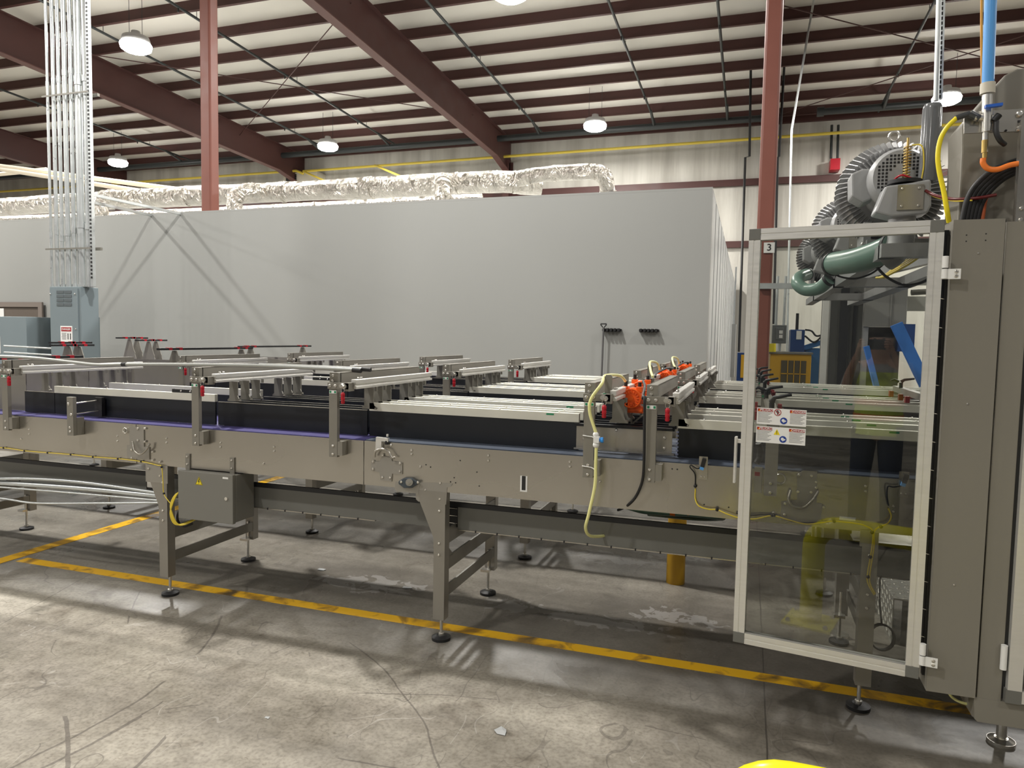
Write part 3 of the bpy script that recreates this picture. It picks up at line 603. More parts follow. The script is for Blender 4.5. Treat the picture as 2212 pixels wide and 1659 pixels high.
        MB().tube(spline([(0.1989, 3.29, 0.9566), (0.1923, 3.28, 0.9213), (0.2086, 3.28, 0.8921), (0.2517, 3.28, 0.888), (0.2873, 3.28, 0.9238), (0.3104, 3.29, 0.9622)]), .0065, 8).build('lever_handle', STEEL, t)
        MB().tube([(.155+.022*math.cos(a), YF-.01, 1.0+.022*math.sin(a)) for a in [k*PI/6 for k in range(12)]], .0035, 6, close=True).build('ring_pin', CHROME, t)
        MB().box(*(0.4837, 0.5404), YF-.006, YF-.001, *(0.7363, 0.8081)).build('leg_plate', PLATEM, t)
        MB().box(0.4005, 0.4635, YF-.002, YF, 0.8424, 0.8565).build('cable_label', WHITE, t)
    zone = ['with purple belt', 'with purple belt between two joint plates', 'with slate-blue belt'][s]
    t['label'] = 'stainless conveyor in the front lane, %s section %s' % (SXN[s], zone)
    for r in (1, 2): dup(t, (0, 1.48*r, 0), 'stainless conveyor in the %s lane, %s section %s' % (LANE[r], SXN[s], zone))

# ---------------- guide bridges over the lanes ----------------
DY = (3.46, 3.56, 3.66, 3.88, 3.98, 4.08)
def bridge(x, label):
    t = thing('guide_bridge', label, 'conveyor bridge', (x+.025, 3.28, 0), 'bridges over the conveyor lanes')
    m = MB().box(x, x+.05, 3.26, 3.285, .945, 1.34).box(x, x+.05, 3.265, 3.30, 1.34, 1.395).bolts([(x+.025, 3.26, z) for z in (.96, 1.005)]+[(x+.022, 3.265, 1.38), (x+.022, 3.265, 1.352)], .008)
    m.build('post', STEEL2, t, .001)
    MB().box(x+.045, x+.05+.03, 3.262, YF-.001, .955, 1.03).build('spacer_block', STEEL2, t)
    m = MB().box(x, x+.05, 4.22, 4.245, .945, 1.395); m.build('post', STEEL2, t)
    m = MB().box(x+.003, x+.012, 3.29, 4.22, 1.345, 1.395).box(x+.003, x+.05, 3.29, 4.22, 1.39, 1.395).box(x+.045, x+.05, 3.29, 4.22, 1.335, 1.395)
    m.build('top_beam', STEEL2, t)
    m = MB().box(x-.003, x+.125, 3.25, 3.262, 1.31, 1.344).bolts([(x+.012, 3.25, 1.327), (x+.045, 3.25, 1.327)], .009).box(x+.1, x+.13, 3.25, 3.30, 1.30, 1.345)
    m.build('clamp_plate', STEEL2, t, .001)
    m = MB().cyl((x+.092, 3.25, 1.33), (x+.092, 3.225, 1.33), .011, 10).cyl((x+.092, 3.232, 1.33), (x+.107, 3.232, 1.327), .006, 8).cyl((x+.105, 3.25, 1.325), (x+.105, 3.235, 1.325), .012, 8).bolts([(x+.13, 3.34, 1.362), (x+.13, 3.37, 1.362)], .007, .01, (0, 0, 1))
    m.build('clamp_screw', CHROME, t)
    m = MB().box(x+.115, x+.145, 3.29, 4.24, 1.335, 1.361).box(x+.122, x+.138, 3.292, 4.23, 1.325, 1.335).box(x+.113, x+.147, 3.29, 4.24, 1.310, 1.326)
    m.build('rail', ALU, t, .003)
    for y in DY:
        m = MB().prism([(x+.098, 1.307), (x+.156, 1.307), (x+.156, 1.225), (x+.163, 1.208), (x+.178, 1.20), (x+.178, 1.19), (x+.085, 1.19), (x+.085, 1.20), (x+.098, 1.21)], y-.004, y+.004)
        m.cyl((x+.175, y, 1.197), (x+.175, y-.02, 1.197), .005, 6).cyl((x+.16, y+.02, 1.313), (x+.16, y+.02, 1.29), .008, 6)
        m.build('hanger', STEELD, t)
    MB().box(x+.004, x+.046, 3.257, 3.26, 1.285, 1.302).build('lane_tag', WHITE, t)
    m = MB()
    for k in (0, 1): m.box(x+.006+k*.028, x+.016+k*.028, 3.2555, 3.257, 1.288, 1.299)
    m.build('tag_print', GREENL, t)
    return t
def red_tag(x, label):
    t = thing('red_tag', label, 'tag', (x+.10, 3.235, 1.26), 'red tags hanging from the bridges')
    MB().tube([(x+.10+.01*math.cos(a), 3.232, 1.308+.014*math.sin(a)) for a in [k*PI/5 for k in range(10)]], .0012, 5, close=True).build('wire_loop', CHROME, t)
    m = MB().tube([(x+.10, 3.235, 1.297), (x+.10, 3.235, 1.29), (x+.10, 3.235, 1.275), (x+.10, 3.235, 1.273), (x+.10, 3.235, 1.268), (x+.10, 3.235, 1.255), (x+.10, 3.235, 1.253), (x+.10, 3.235, 1.24), (x+.10, 3.235, 1.235)], [.004, .011, .011, .009, .011, .011, .009, .011, .006], 10)
    m.build('handle', RED, t)
    return t
BX_ = [-4.515, -3.012, -2.105, -.722, -.434]
BN = ['leftmost', 'second from left', 'third from left', 'left one at the orange vibrators', 'right one at the orange vibrators']
for x, n in zip(BX_, BN):
    b = bridge(x, 'steel guide bridge over the front lane, '+n)
    g = red_tag(x, 'red tag hanging from the front lane bridge, '+n)
    for r in (1, 2):
        dup(b, (0, 1.48*r, 0), 'steel guide bridge over the %s lane, %s' % (LANE[r], n))
        dup(g, (0, 1.48*r, 0), 'red tag hanging from the %s lane bridge, %s' % (LANE[r], n))

# ---------------- lane dividers ----------------
def divider(xa, xb, y, cap, lab, label, blackz=1.18, topz=1.225):
    t = thing('lane_divider', label, 'lane divider', ((xa+xb)/2, y, 1.04), 'lane divider plates')
    MB().box(xa, xb, y, y+.012, 1.042, blackz).build('plate', BLACKP, t)
    if cap:
        m = MB().box(xa-.0, xb, y-.004, y+.022, blackz, topz)
        k = xa+.12
        while k < xb: m.bolts([(k, y+.008, topz)], .006, .005, (0, 0, 1)); k += .32
        m.build('aluminium_cap', CAPM, t, .0015)
        if lab:
            lx_ = (xb-.17) if xb < 2 else .60-(y-3.46)*.2
            MB().box(lx_, lx_+.04, y-.0055, y-.004, topz-.014, topz-.006).build('green_label', GREENL, t)
    else:
        MB().box(xa, xb, y-.001, y+.013, blackz, blackz+.003).build('edge_strip', STEEL, t)
    return t
zones = [(-4.58, -4.315, 0, 0, 'short black'), (-4.31, -3.02, 1, 0, 'capped left'), (-3.0, -1.99, 0, 0, 'plain black'), (-1.975, -.79, 1, 1, 'capped centre'), (-.305, 3.4, 1, 1, 'capped right')]
for zi, (xa, xb, cap, lab, zn) in enumerate(zones):
    for i, y in enumerate(DY):
        if zi == 1 and i not in (0, 3): continue
        if zi == 0 and i > 0: continue
        if zi == 4 and i > 3: continue
        dx = 0 if zi != 4 else i*.012
        dz = 0; yy = y if zi != 4 else (3.46, 3.72, 3.92, 4.08)[i]
        desc = {0: 'short black divider plate at far left', 1: 'pale-capped divider plate near the left edge', 2: 'plain black divider plate', 3: 'bright-capped divider plate left of the vibrators', 4: 'dull-capped divider plate right of the vibrators'}[zi]
        t = divider(xa+dx, xb, yy, cap, lab, '%s, %s of its set in the front lane' % (desc, ORD[i]))
        for r in (1, 2): dup(t, (0, 1.48*r, 0), '%s, %s of its set in the %s lane' % (desc, ORD[i], LANE[r]))
# dark end stub of the nearest cap
# steel box section between the orange vibrators
t = thing('vibrator_bed', 'steel bed with black top between the front lane dividers under the orange vibrators', 'machine bed', (-.55, 3.5, 1.04), 'vibrator beds')
MB().box(-.80, -.33, 3.45, 3.456, 1.055, 1.165).box(-.81, -.32, 3.44, 3.456, 1.048, 1.056).bolts([(-.365, 3.45, 1.13), (-.365, 3.45, 1.08), (-.6, 3.45, 1.155), (-.76, 3.45, 1.1)], .008).build('side_plate', STEEL, t)
m = MB().box(-.81, -.33, 3.44, 3.47, 1.165, 1.178)
for y in DY[1:]: m.box(-.81, -.33, y, y+.015, 1.15, 1.175)
m.build('top_rail', BLACKEDGE, t)
m = MB()
for y in DY[1:]: m.box(-.78, -.35, y+.02, y+.026, 1.16, 1.168)
m.build('rod', CHROME, t)
m = MB()
for k in range(7): m.box(-.312, -.30, 3.452, 3.456, 1.05+k*.018, 1.058+k*.018)
m.build('brush_strip', mat('blue_white_chain', (.25, .28, .42), .5), t)
for r in (1, 2): dup(t, (0, 1.48*r, 0), 'steel bed with black top between the %s lane dividers under the orange vibrators' % LANE[r])

# orange vibrators
def vibrator(x, y, z, label):
    t = thing('turbine_vibrator', label, 'vibrator', (x, y, z-.07), 'orange turbine vibrators')
    m = MB().cyl((x, y, z), (x, y+.075, z), .052, 28).cyl((x, y-.004, z), (x, y, z), .044, 24).cyl((x, y-.014, z), (x, y-.004, z), .012, 10)
    for k in range(16):
        a = 2*PI*k/16; m.bar((x+.026*math.cos(a), y-.007, z+.026*math.sin(a)), (x+.040*math.cos(a), y-.007, z+.040*math.sin(a)), .006, .008, (0, 1, 0))
    m.tube([(x+.046*math.cos(2*PI*k/24), y-.004, z+.046*math.sin(2*PI*k/24)) for k in range(24)], .005, 6, close=True)
    m.box(x-.055, x+.055, y+.01, y+.07, z-.068, z-.05).prism([(x-.09, z-.075), (x-.09, z-.045), (x-.05, z-.045), (x-.035, z-.03), (x+.035, z-.03), (x+.05, z-.045), (x+.09, z-.045), (x+.09, z-.075)], y+.015, y+.065)
    m.box(x-.05, x-.02, y+.01, y+.06, z+.03, z+.058).box(x+.02, x+.05, y+.01, y+.06, z+.03, z+.058)
    m.build('housing', ORANGE, t, .002)
    MB().cyl((x-.035, y+.035, z+.055), (x-.035, y+.035, z+.085), .009, 8).cyl((x+.035, y+.035, z+.055), (x+.035, y+.035, z+.08), .009, 8).build('fitting', BLACK, t)
    m = MB()
    for sx in (-.06, .0, .06): m.cyl((x+sx, y+.03, z-.075), (x+sx, y+.03, z-.135), .004, 6)
    m.bar((x+.06, y+.02, z-.08), (x-.0, y+.02, z-.135), .008, .008)
    m.build('support_rod', STEELD, t)
    return t
v = vibrator(-.548, 3.56, 1.305, 'orange round vibrator nearest the camera in the front lane')
for dy, l in ((.30, 'orange vibrator behind the nearest one in the front lane'), (1.48, 'front orange vibrator in the middle lane'), (1.78, 'rear orange vibrator in the middle lane'), (2.96, 'front orange vibrator in the far lane'), (3.26, 'rear orange vibrator in the far lane')):
    dup(v, (.0, dy, .02), l)
# hoses over the vibrators
def hose(name, label, pts, r, m, cat='hose', group=None, n=8, seg=10):
    o = MB().tube(spline(pts, n), r, seg).build(name, m); return tag(o, label, cat, group)
# guide tab on the left bridge
for r, off in enumerate((0, 1.48, 2.96)):
    tag(MB().prism([(-.635, 1.345), (-.60, 1.345), (-.60, 1.425), (-.606, 1.432), (-.629, 1.432), (-.635, 1.425)], 3.30+off, 3.306+off).build('hose_tab', STEEL2), 'upright grey hose tab on the %s lane vibrator bridge' % LANE[r], 'bracket', 'hose tabs')
hose('air_hose', 'pale yellow air hose arching over the front bridge down to a white valve', [(-.585, 3.60, 1.385), (-.60, 3.5, 1.42), (-.64, 3.33, 1.425), (-0.6371, 3.24, 1.3931), (-0.6811, 3.22, 1.3217), (-0.686, 3.22, 1.2611), (-0.6622, 3.22, 1.187), (-0.6529, 3.22, 1.1616)], .0075, YELHOSE, 'hose', 'air hoses')
hose('air_hose', 'pale yellow air hose hanging from the white valve below the frame', [(-0.6512, 3.22, 1.0991), (-0.6514, 3.22, 1.0254), (-0.6529, 3.22, 0.9166), (-0.6778, 3.22, 0.783), (-0.6958, 3.24, 0.7102), (-0.6874, 3.3, 0.6575), (-0.652, 3.42, 0.6274), (-0.6247, 3.55, 0.6105)], .0075, YELHOSE, 'hose', 'air hoses')
for k, y in enumerate((1.48, 2.96)):
    hose('air_hose', 'pale yellow air hose looping over the %s lane vibrators' % LANE[k+1], [(-.585, 3.6+y, 1.385), (-.6, 3.52+y, 1.44), (-.625, 3.35+y, 1.45), (-.60, 3.2+y, 1.40), (-.56, 3.0+y, 1.37)], .008, YELHOSE, 'hose', 'air hoses')
t = thing('air_valve', 'white inline air valve with blue knob on the yellow hose', 'valve', (-0.6521, 3.22, 1.1336))
m = MB(); m.cyl((-0.654, 3.22, 1.1615), (-0.6518, 3.22, 1.099), .011, 10); m.sph((-0.6549, 3.22, 1.1572), .014, 8); m.sph((-0.6526, 3.22, 1.1098), .015, 8); m.box(*(-0.663, -0.637), 3.205, 3.235, *(1.1208, 1.1488))
m.build('body', WHITE, t)
MB().cyl((-0.6391, 3.22, 1.1344), (-0.6283, 3.22, 1.1351), .008, 8).cyl((-0.6304, 3.22, 1.1339), (-0.6196, 3.22, 1.1346), .013, 10).build('knob', mat('sky_blue_knob', (.02, .30, .85), .3), t)
m = MB()
for z in (1.145, 1.0): m.tube([(-.724, 3.255, z), (-.68, 3.252, z-.003), (-.665, 3.24, z-.006), (-.66, 3.225, z-.006)], .0025, 6)
tag(m.build('cable_ties', WHITE), 'white cable ties holding the yellow hose to the post', 'cable tie')
hose('black_cable', 'black cable dropping beside the front post into the guard', [(-.50, 3.62, 1.39), (-.475, 3.5, 1.37), (-.455, 3.30, 1.33), (-0.439, 3.235, 1.3357), (-0.4351, 3.235, 1.2091), (-0.4327, 3.24, 1.0383), (-0.4412, 3.26, 0.9483), (-0.4695, 3.28, 0.8724), (-0.5058, 3.3, 0.8253), (-0.5498, 3.4, 0.7809), (-0.5771, 3.43, 0.7623)], .0065, BLACK, 'cable')
for k, y in enumerate((1.48, 2.96)):
    hose('black_cable', 'black cable lying over the %s lane vibrators' % LANE[k+1], [(-.50, 3.62+y, 1.40), (-.52, 3.4+y, 1.41), (-.56, 3.2+y, 1.385), (-.545, 3.0+y, 1.37)], .007, BLACK, 'cable', 'black cables')

# ---------------- red/black lever clamps bridge behind the door ----------------
def clamp_bridge(x, label):
    t = thing('clamp_bridge', label, 'clamp bridge', (x+.02, 3.28, 0), 'clamp bridges')
    MB().box(x, x+.052, 3.26, 3.285, .93, 1.275).bolts([(x+.026, 3.26, .945), (x+.026, 3.26, .985)], .008).build('post', STEEL2, t)
    MB().box(x, x+.052, 4.2, 4.225, .93, 1.275).build('post', STEEL2, t)
    MB().box(x+.005, x+.045, 3.285, 4.2, 1.265, 1.305).build('top_beam', STEELD, t)
    MB().box(x-.002, x+.054, 3.255, 3.30, 1.276, 1.306).build('end_cap', BLACK, t)
    MB().box(x+.004, x+.048, 3.2575, 3.26, 1.25, 1.265).build('lane_tag', GREENL, t)
    m = MB()
    for y in DY[::2]: m.box(x-.055, x-.03, y-.02, y+.02, 1.24, 1.28).box(x+.07, x+.09, y-.02, y+.02, 1.235, 1.275)
    m.build('clamp_block', mat('dark_red_clamp', (.22, .01, .015), .4), t)
    m = MB()
    for y in DY[::2]: m.cyl((x-.05, y, 1.25), (x+.1, y, 1.25), .006, 6)
    m.build('clamp_rod', CHROME, t)
    m = MB().cyl((x+.02, 3.36, 1.3), (x+.02, 3.36, 1.33), .012, 10).tube([(x+.02, 3.36, 1.335), (x+.03, 3.34, 1.355), (x+.07, 3.33, 1.365), (x+.10, 3.33, 1.372)], [.014, .010, .008, .007], 8)
    m.cyl((x+.01, 3.95, 1.3), (x+.01, 3.95, 1.34), .012, 10).tube([(x+.01, 3.95, 1.345), (x+.03, 3.95, 1.36), (x+.09, 3.95, 1.37)], [.012, .009, .007], 8)
    m.tube([(x+.0, 3.97, 1.345), (x-.03, 3.97, 1.36), (x-.05, 3.97, 1.35)], [.01, .008, .006], 8)
    m.build('lever', BLACK, t)
    return t
c = clamp_bridge(0.0886, 'bridge with black clamp levers seen through the open door, front lane')
for r in (1, 2): dup(c, (0, 1.48*r, 0), 'bridge with black clamp levers seen through the open door, %s lane' % LANE[r])
c2 = dup(c, (.9, 1.48, .0), 'clamp bridge at the right edge of the door glass, middle lane')

# ---------------- small kick bracket with two rods, red/black side guides ----------------
t = thing('stop_bracket', 'upright steel bracket with two rods and black pad at left', 'bracket', (-3.9, 3.25, .95))
m = MB().box(-3.935, -3.885, 3.235, 3.26, .95, 1.186).box(-3.888, -3.883, 3.26, 3.309, .95, 1.06).bolts([(-3.918, 3.235, 1.145), (-3.90, 3.235, 1.08)], .010).bolts([(-3.91, 3.235, 1.0), (-3.91, 3.235, .975)], .008)
m.build('upright', STEEL2, t, .001)
MB().cyl((-3.91, 3.26, 1.145), (-3.91, 3.44, 1.15), .005, 8).cyl((-3.90, 3.26, 1.08), (-3.90, 3.44, 1.085), .004, 8).build('rod', CHROME, t)
MB().box(-3.93, -3.87, 3.425, 3.45, 1.05, 1.17).build('pad', BLACK, t)
def side_guide(x, y0, y1, z, label):
    t = thing('side_guide', label, 'guide rail', (x, y0, 1.05), 'black guide rails with red knobs')
    MB().box(x-.02, x+.02, y0, y1, z-.015, z+.003).build('rail', BLACK, t)
    m = MB()
    for y in (y0+.12, y0+.24, y1-.22, y1-.1): m.box(x-.022, x+.022, y-.018, y+.018, z-.015, z+.007)
    m.build('knob', RED, t)
    m = MB()
    for y in (y0+.18, y1-.16): m.prism([(x-.02, z-.02), (x+.03, z-.02), (x+.17, 1.04), (x-.17, 1.04)], y-.004, y+.004).cyl((x, y, z-.02), (x+.09, y, z-.19), .004, 6)
    m.build('support_plate', STEEL2, t)
    return t
side_guide(-5.0, 3.5, 4.25, 1.39, 'black guide rail with red knobs beside the leftmost front bridge')
side_guide(-4.86, 4.88, 6.1, 1.445, 'long black guide rail with red knobs behind the leftmost front bridge')
side_guide(-5.18, 6.3, 7.6, 1.45, 'black guide rail with red knobs beyond the middle lane')
for k, (x, y) in enumerate(((-6.2, 4.95), (-6.4, 5.10), (-6.75, 6.45), (-7.2, 6.6))):
    side_guide(x, y, y+.45, 1.45+.02*k, 'small black guide with red knobs below the tall panel, %s from the left' % ORD[3-k])
# steel end boxes at far left on the lanes
for r in range(3):
    t = thing('end_hood', 'steel side hood standing on the %s lane left of the dividers' % LANE[r], 'hood', (-4.85, 3.5+1.48*r, 1.04), 'steel end hoods')
    MB().prism([(-6.2, 1.042), (-4.62, 1.042), (-4.62, 1.30), (-4.9, 1.32), (-6.2, 1.32)], 3.5+1.48*r, 3.506+1.48*r).build('front_plate', STEEL2, t)
    MB().prism([(-6.2, 1.042), (-4.62, 1.042), (-4.62, 1.30), (-4.9, 1.32), (-6.2, 1.32)], 3.98+1.48*r, 3.986+1.48*r).build('rear_plate', STEEL2, t)
# black bar clamp on first capped divider
for r in range(3):
    tag(MB().box(-3.34, -3.13, 3.455+1.48*r, 3.475+1.48*r, 1.226, 1.246).bolts([(-3.27, 3.455+1.48*r, 1.236), (-3.2, 3.455+1.48*r, 1.236)], .006).build('black_stop_bar', BLACK), 'short black bar bolted on the %s lane cap at left' % LANE[r], 'bar', 'black stop bars')

# flexible conduits hanging over the front lane
hose('flexible_conduit', 'grey flexible conduit drooping over the front lane from the left', [(-4.7975, 3.22, 1.4138), (-4.4668, 3.22, 1.4195), (-4.1511, 3.22, 1.4164), (-3.8495, 3.22, 1.3995), (-3.6674, 3.22, 1.391), (-3.4617, 3.22, 1.3998)], .0105, mat('conduit_grey', (.42, .43, .41), .35, .6), 'conduit', 'conduits over the front lane')
hose('flexible_conduit', 'long grey conduit ending in a black tip over the third bridge', [(-3.4617, 3.22, 1.3998), (-3.0167, 3.22, 1.4117), (-2.5162, 3.22, 1.4203), (-2.1094, 3.22, 1.4181), (-1.9378, 3.22, 1.4163)], .0105, mat('conduit_grey', (.42, .43, .41), .35, .6), 'conduit', 'conduits over the front lane')
hose('flexible_conduit', 'thinner grey conduit lying just behind the long one', [(-2.5357, 3.245, 1.4266), (-2.1258, 3.245, 1.4265), (-1.8764, 3.245, 1.4221)], .007, mat('conduit_grey', (.42, .43, .41), .35, .6), 'conduit', 'conduits over the front lane')
tag(MB().cyl((-1.9378, 3.22, 1.4163), (-1.8889, 3.22, 1.4131), .0125, 10).cyl((-1.8981, 3.245, 1.4215), (-1.8466, 3.245, 1.4183), .011, 10).cyl((-3.4757, 3.22, 1.3994), (-3.4443, 3.22, 1.4003), .0125, 10).build('conduit_tip', BLACK), 'ribbed black end fittings of the grey conduits', 'fitting')
# lower conduits at left
for k, (a, b, c, r, l) in enumerate((((-30, 1033), (160, 1038), (345, 1062), .011, 'top thin grey conduit of the bundle below the left frame'), ((-30, 1043), (170, 1055), (345, 1071), .022, 'thick galvanised conduit of the bundle below the left frame'), ((-30, 1050), (170, 1066), (345, 1079), .009, 'thin bright conduit under the thick one at lower left'), ((-30, 1072), (60, 1085), (345, 1085), .009, 'lowest thin conduit sagging at lower left'))):
    pass
hose('loose_conduit', 'top thin grey conduit of the bundle below the left frame', [(-4.8525, 3.35, 0.583), (-4.4276, 3.35, 0.6207), (-3.9494, 3.35, 0.6359), (-3.3513, 3.36, 0.6183)], .010, GALV, 'conduit', 'conduits at lower left')
hose('loose_conduit', 'thick galvanised conduit of the bundle below the left frame', [(-4.8822, 3.37, 0.5611), (-4.0129, 3.37, 0.591), (-3.3616, 3.37, 0.5983)], .0165, GALV, 'conduit', 'conduits at lower left')
hose('loose_conduit', 'thin bright conduit under the thick one at lower left', [(-4.8689, 3.36, 0.5357), (-4.0021, 3.36, 0.5582), (-3.3521, 3.36, 0.5728)], .006, GALV, 'conduit', 'conduits at lower left')
hose('loose_conduit', 'lowest thin conduit sagging at lower left', [(-4.8428, 3.34, 0.4758), (-4.5862, 3.34, 0.4707), (-4.3381, 3.34, 0.4689), (-3.8646, 3.34, 0.5127), (-3.3524, 3.36, 0.5585)], .007, GALV, 'conduit', 'conduits at lower left')
# sensor cable along the left frame
t = thing('sensor_cable', 'yellow cable clipped along the bottom of the left frame', 'cable', (-3.8108, 3.3, 0.8071))
MB().tube(spline([(-4.7284, 3.3, 0.8086), (-4.5681, 3.3, 0.821), (-4.3753, 3.3, 0.8144), (-4.1873, 3.3, 0.8155), (-3.9887, 3.3, 0.8176), (-3.8106, 3.3, 0.8158), (-3.6077, 3.3, 0.8189), (-3.4284, 3.3, 0.815), (-3.3059, 3.3, 0.8018), (-3.2699, 3.295, 0.7943), (-3.256, 3.29, 0.7104), (-3.2504, 3.29, 0.6387), (-3.2068, 3.28, 0.6004), (-3.1735, 3.27, 0.5836)]), .0028, 8).build('lead', YELCAB, t)
m = MB()
for q in ((-4.5681, 3.3, 0.821), (-4.3835, 3.3, 0.8139), (-4.1834, 3.3, 0.8158), (-3.9887, 3.3, 0.8176), (-3.8069, 3.3, 0.816), (-3.6077, 3.3, 0.8189), (-3.4284, 3.3, 0.815), (-3.2699, 3.295, 0.7943), (-3.2504, 3.29, 0.6387)): m.sph(q, .007, 6)
m.build('clip', BLACK, t)
# ---------------- control box ----------------
t = thing('control_box', 'grey control box with yellow electric warning hung under the left frame', 'control box', (-2.93, 3.25, .52))
MB().box(-3.10, -2.72, 3.275, 3.43, .522, .792).build('enclosure', BOXM, t, .003)
dd = MB().box(-3.107, -2.722, 3.25, 3.274, .515, .796).build('door_leaf', BOXM, t, .003)
MB().cyl((-2.765, 3.25, .66), (-2.765, 3.244, .66), .010, 14).build('lock', CHROME, t)
MB().box(-2.79, -2.752, 3.2485, 3.25, .772, .782).build('name_label', WHITE, t)
MB().prism([(-2.982, .723), (-2.930, .723), (-2.956, .770)], 3.2485, 3.25).build('warning_triangle', YEL, t)
MB().prism([(-2.955, .757), (-2.963, .740), (-2.956, .741), (-2.959, .729), (-2.949, .745), (-2.956, .744), (-2.950, .757)], 3.2475, 3.2485).build('flash_symbol', INK, t)
MB().tube([(-2.979, 3.248, .7255), (-2.933, 3.248, .7255), (-2.956, 3.248, .766)], .0012, 4, close=True).build('triangle_border', INK, t)
for x in (-3.10, -2.785): MB().box(x, x+.03, YF-.008, YF, .79, .885).bolts([(x+.014, YF-.008, .87), (x+.014, YF-.008, .825)], .007).build('hanger_lug', STEEL2, t)
for k in range(3):
    hose('control_cable', 'yellow cable of the bundle beside the control box, %s from the left' % ORD[k], [(-3.09, 3.27, .685-.012*k), (-3.125-.004*k, 3.26, .65), (-3.15-.006*k, 3.25, .59), (-3.165+.008*k, 3.25, .53), (-3.145+.012*k, 3.26, .475), (-3.10+.01*k, 3.28, .475), (-3.03, 3.34, .51)], .0042, YELCAB, 'cable', 'control box cables')
hose('control_cable', 'thick black cable looping beside the control box', [(-3.10, 3.33, .60), (-3.13, 3.31, .57), (-3.15, 3.29, .52), (-3.145, 3.29, .475), (-3.11, 3.30, .455), (-3.07, 3.32, .47)], .008, BLACK, 'cable')

# ---------------- sensors on the right frame ----------------
def sensor(px, label, q):
    t = thing('photo_sensor', label, 'sensor', q, 'photo sensors')
    x, y, z = q
    MB().box(x-.02, x+.018, YF-.006, YF-.001, z-.075, z+.03).bolts([(x-.008, YF-.006, z-.062), (x+.008, YF-.006, z-.062)], .005).build('bracket', STEEL, t)
    MB().bar((x-.004, YF-.018, z-.015), (x+.004, YF-.018, z+.022), .018, .02, (0, 1, 0)).build('body', BLACK, t)
    MB().bar((x-.008, YF-.02, z-.028), (x-.004, YF-.02, z-.012), .017, .014, (0, 1, 0)).build('plug', BLUEH, t)
    return t
s1 = (-0.173, 3.31, 1.0461); s2 = (0.6396, 3.31, 1.0398)
sensor(0, 'small black and blue sensor on the frame left of the door', s1)
sensor(0, 'small blue sensor on the frame seen through the door glass', s2)
hose('sensor_lead', 'thin black lead looping from the sensor left of the door', [(-0.1833, 3.29, 1.0275), (-0.2008, 3.28, 1.0236), (-0.2257, 3.28, 1.0365), (-0.2294, 3.28, 1.0257), (-0.2087, 3.29, 0.9958), (-0.2054, 3.3, 0.9388)], .0028, BLACK, 'cable', 'sensor leads')
hose('sensor_lead', 'thin black lead looping from the sensor behind the glass', [(0.6286, 3.29, 1.0133), (0.5961, 3.28, 1.0066), (0.5753, 3.28, 1.0068), (0.5754, 3.29, 0.9675), (0.5844, 3.3, 0.9228)], .0028, BLACK, 'cable', 'sensor leads')
t = thing('sensor_cable', 'yellow cable swinging along the right frame from connector to leg', 'cable', (-0.2087, 3.3, 0.9172))
MB().tube(spline([(-0.2049, 3.3, 0.926), (-0.2033, 3.3, 0.8791), (-0.1853, 3.29, 0.8509), (-0.1443, 3.29, 0.8399), (-0.106, 3.29, 0.8414), (-0.0632, 3.28, 0.8289), (-0.0134, 3.28, 0.817), (0.055, 3.28, 0.8175), (0.1277, 3.29, 0.8368), (0.1886, 3.28, 0.8287), (0.2641, 3.28, 0.8159), (0.3293, 3.29, 0.8262), (0.3782, 3.29, 0.8372), (0.4636, 3.28, 0.8383), (0.503, 3.28, 0.8303), (0.5253, 3.27, 0.8134), (0.5265, 3.27, 0.7501), (0.5145, 3.27, 0.6292), (0.5181, 3.27, 0.5897), (0.5433, 3.27, 0.5431)]), .003, 8).build('lead', YELCAB, t)
MB().tube(spline([(-0.0241, 3.295, 0.8334), (0.0254, 3.29, 0.8289), (0.1278, 3.295, 0.8398), (0.2269, 3.285, 0.8191), (0.3571, 3.295, 0.8298)]), .003, 8).build('black_lead', BLACK, t)
MB().tube(spline([(0.585, 3.3, 0.911), (0.5952, 3.29, 0.8807), (0.5827, 3.28, 0.8524), (0.5488, 3.28, 0.8311), (0.5307, 3.27, 0.81), (0.5335, 3.27, 0.7509), (0.5233, 3.27, 0.6303), (0.5271, 3.27, 0.5869), (0.5483, 3.27, 0.5477)]), .003, 8).build('lead', YELCAB, t)
m = MB()
for q in ((-0.106, 3.29, 0.8414), (0.1277, 3.29, 0.8389), (0.1353, 3.29, 0.8396), (0.3782, 3.29, 0.8372), (0.5237, 3.27, 0.8093), (0.5216, 3.27, 0.7039), (0.5168, 3.27, 0.6176), (0.5574, 3.28, 0.834), (-0.2054, 3.3, 0.9388)): m.sph(q, .008, 6)
m.build('clip', BLACK, t)
# green hose with orange tape under the frame
t = thing('coiled_hose', 'dark green suction hose with orange tape lying on the guard under the right frame', 'hose', (-0.3365, 3.6, 0.7276))
MB().tube(spline([(-0.5581, 3.52, 0.7719), (-0.4652, 3.52, 0.7548), (-0.3518, 3.52, 0.7564), (-0.2188, 3.52, 0.7623), (-0.1146, 3.52, 0.7611), (-0.0994, 3.6, 0.7368), (-0.2281, 3.68, 0.7052), (-0.4646, 3.7, 0.7017)]), .021, 14).build('tube', GREENH, t)
MB().tube([(-0.3339, 3.52, 0.7593), (-0.3094, 3.52, 0.7593)], .0225, 14).tube([(-0.267, 3.51, 0.7783), (-0.2396, 3.505, 0.7592)], .013, 8).build('tape', ORHOSE, t)
tag(MB().box(-.95, -.72, 3.75, 3.95, .73, .79).build('black_motor', BLACK, None, .01), 'black drive motor under the right frame left of the green hose', 'motor')
tag(MB().box(-1.45, -1.25, 4.9, 5.2, .72, .80).build('black_motor', BLACK, None, .01), 'black drive motor under the middle lane frame', 'motor')
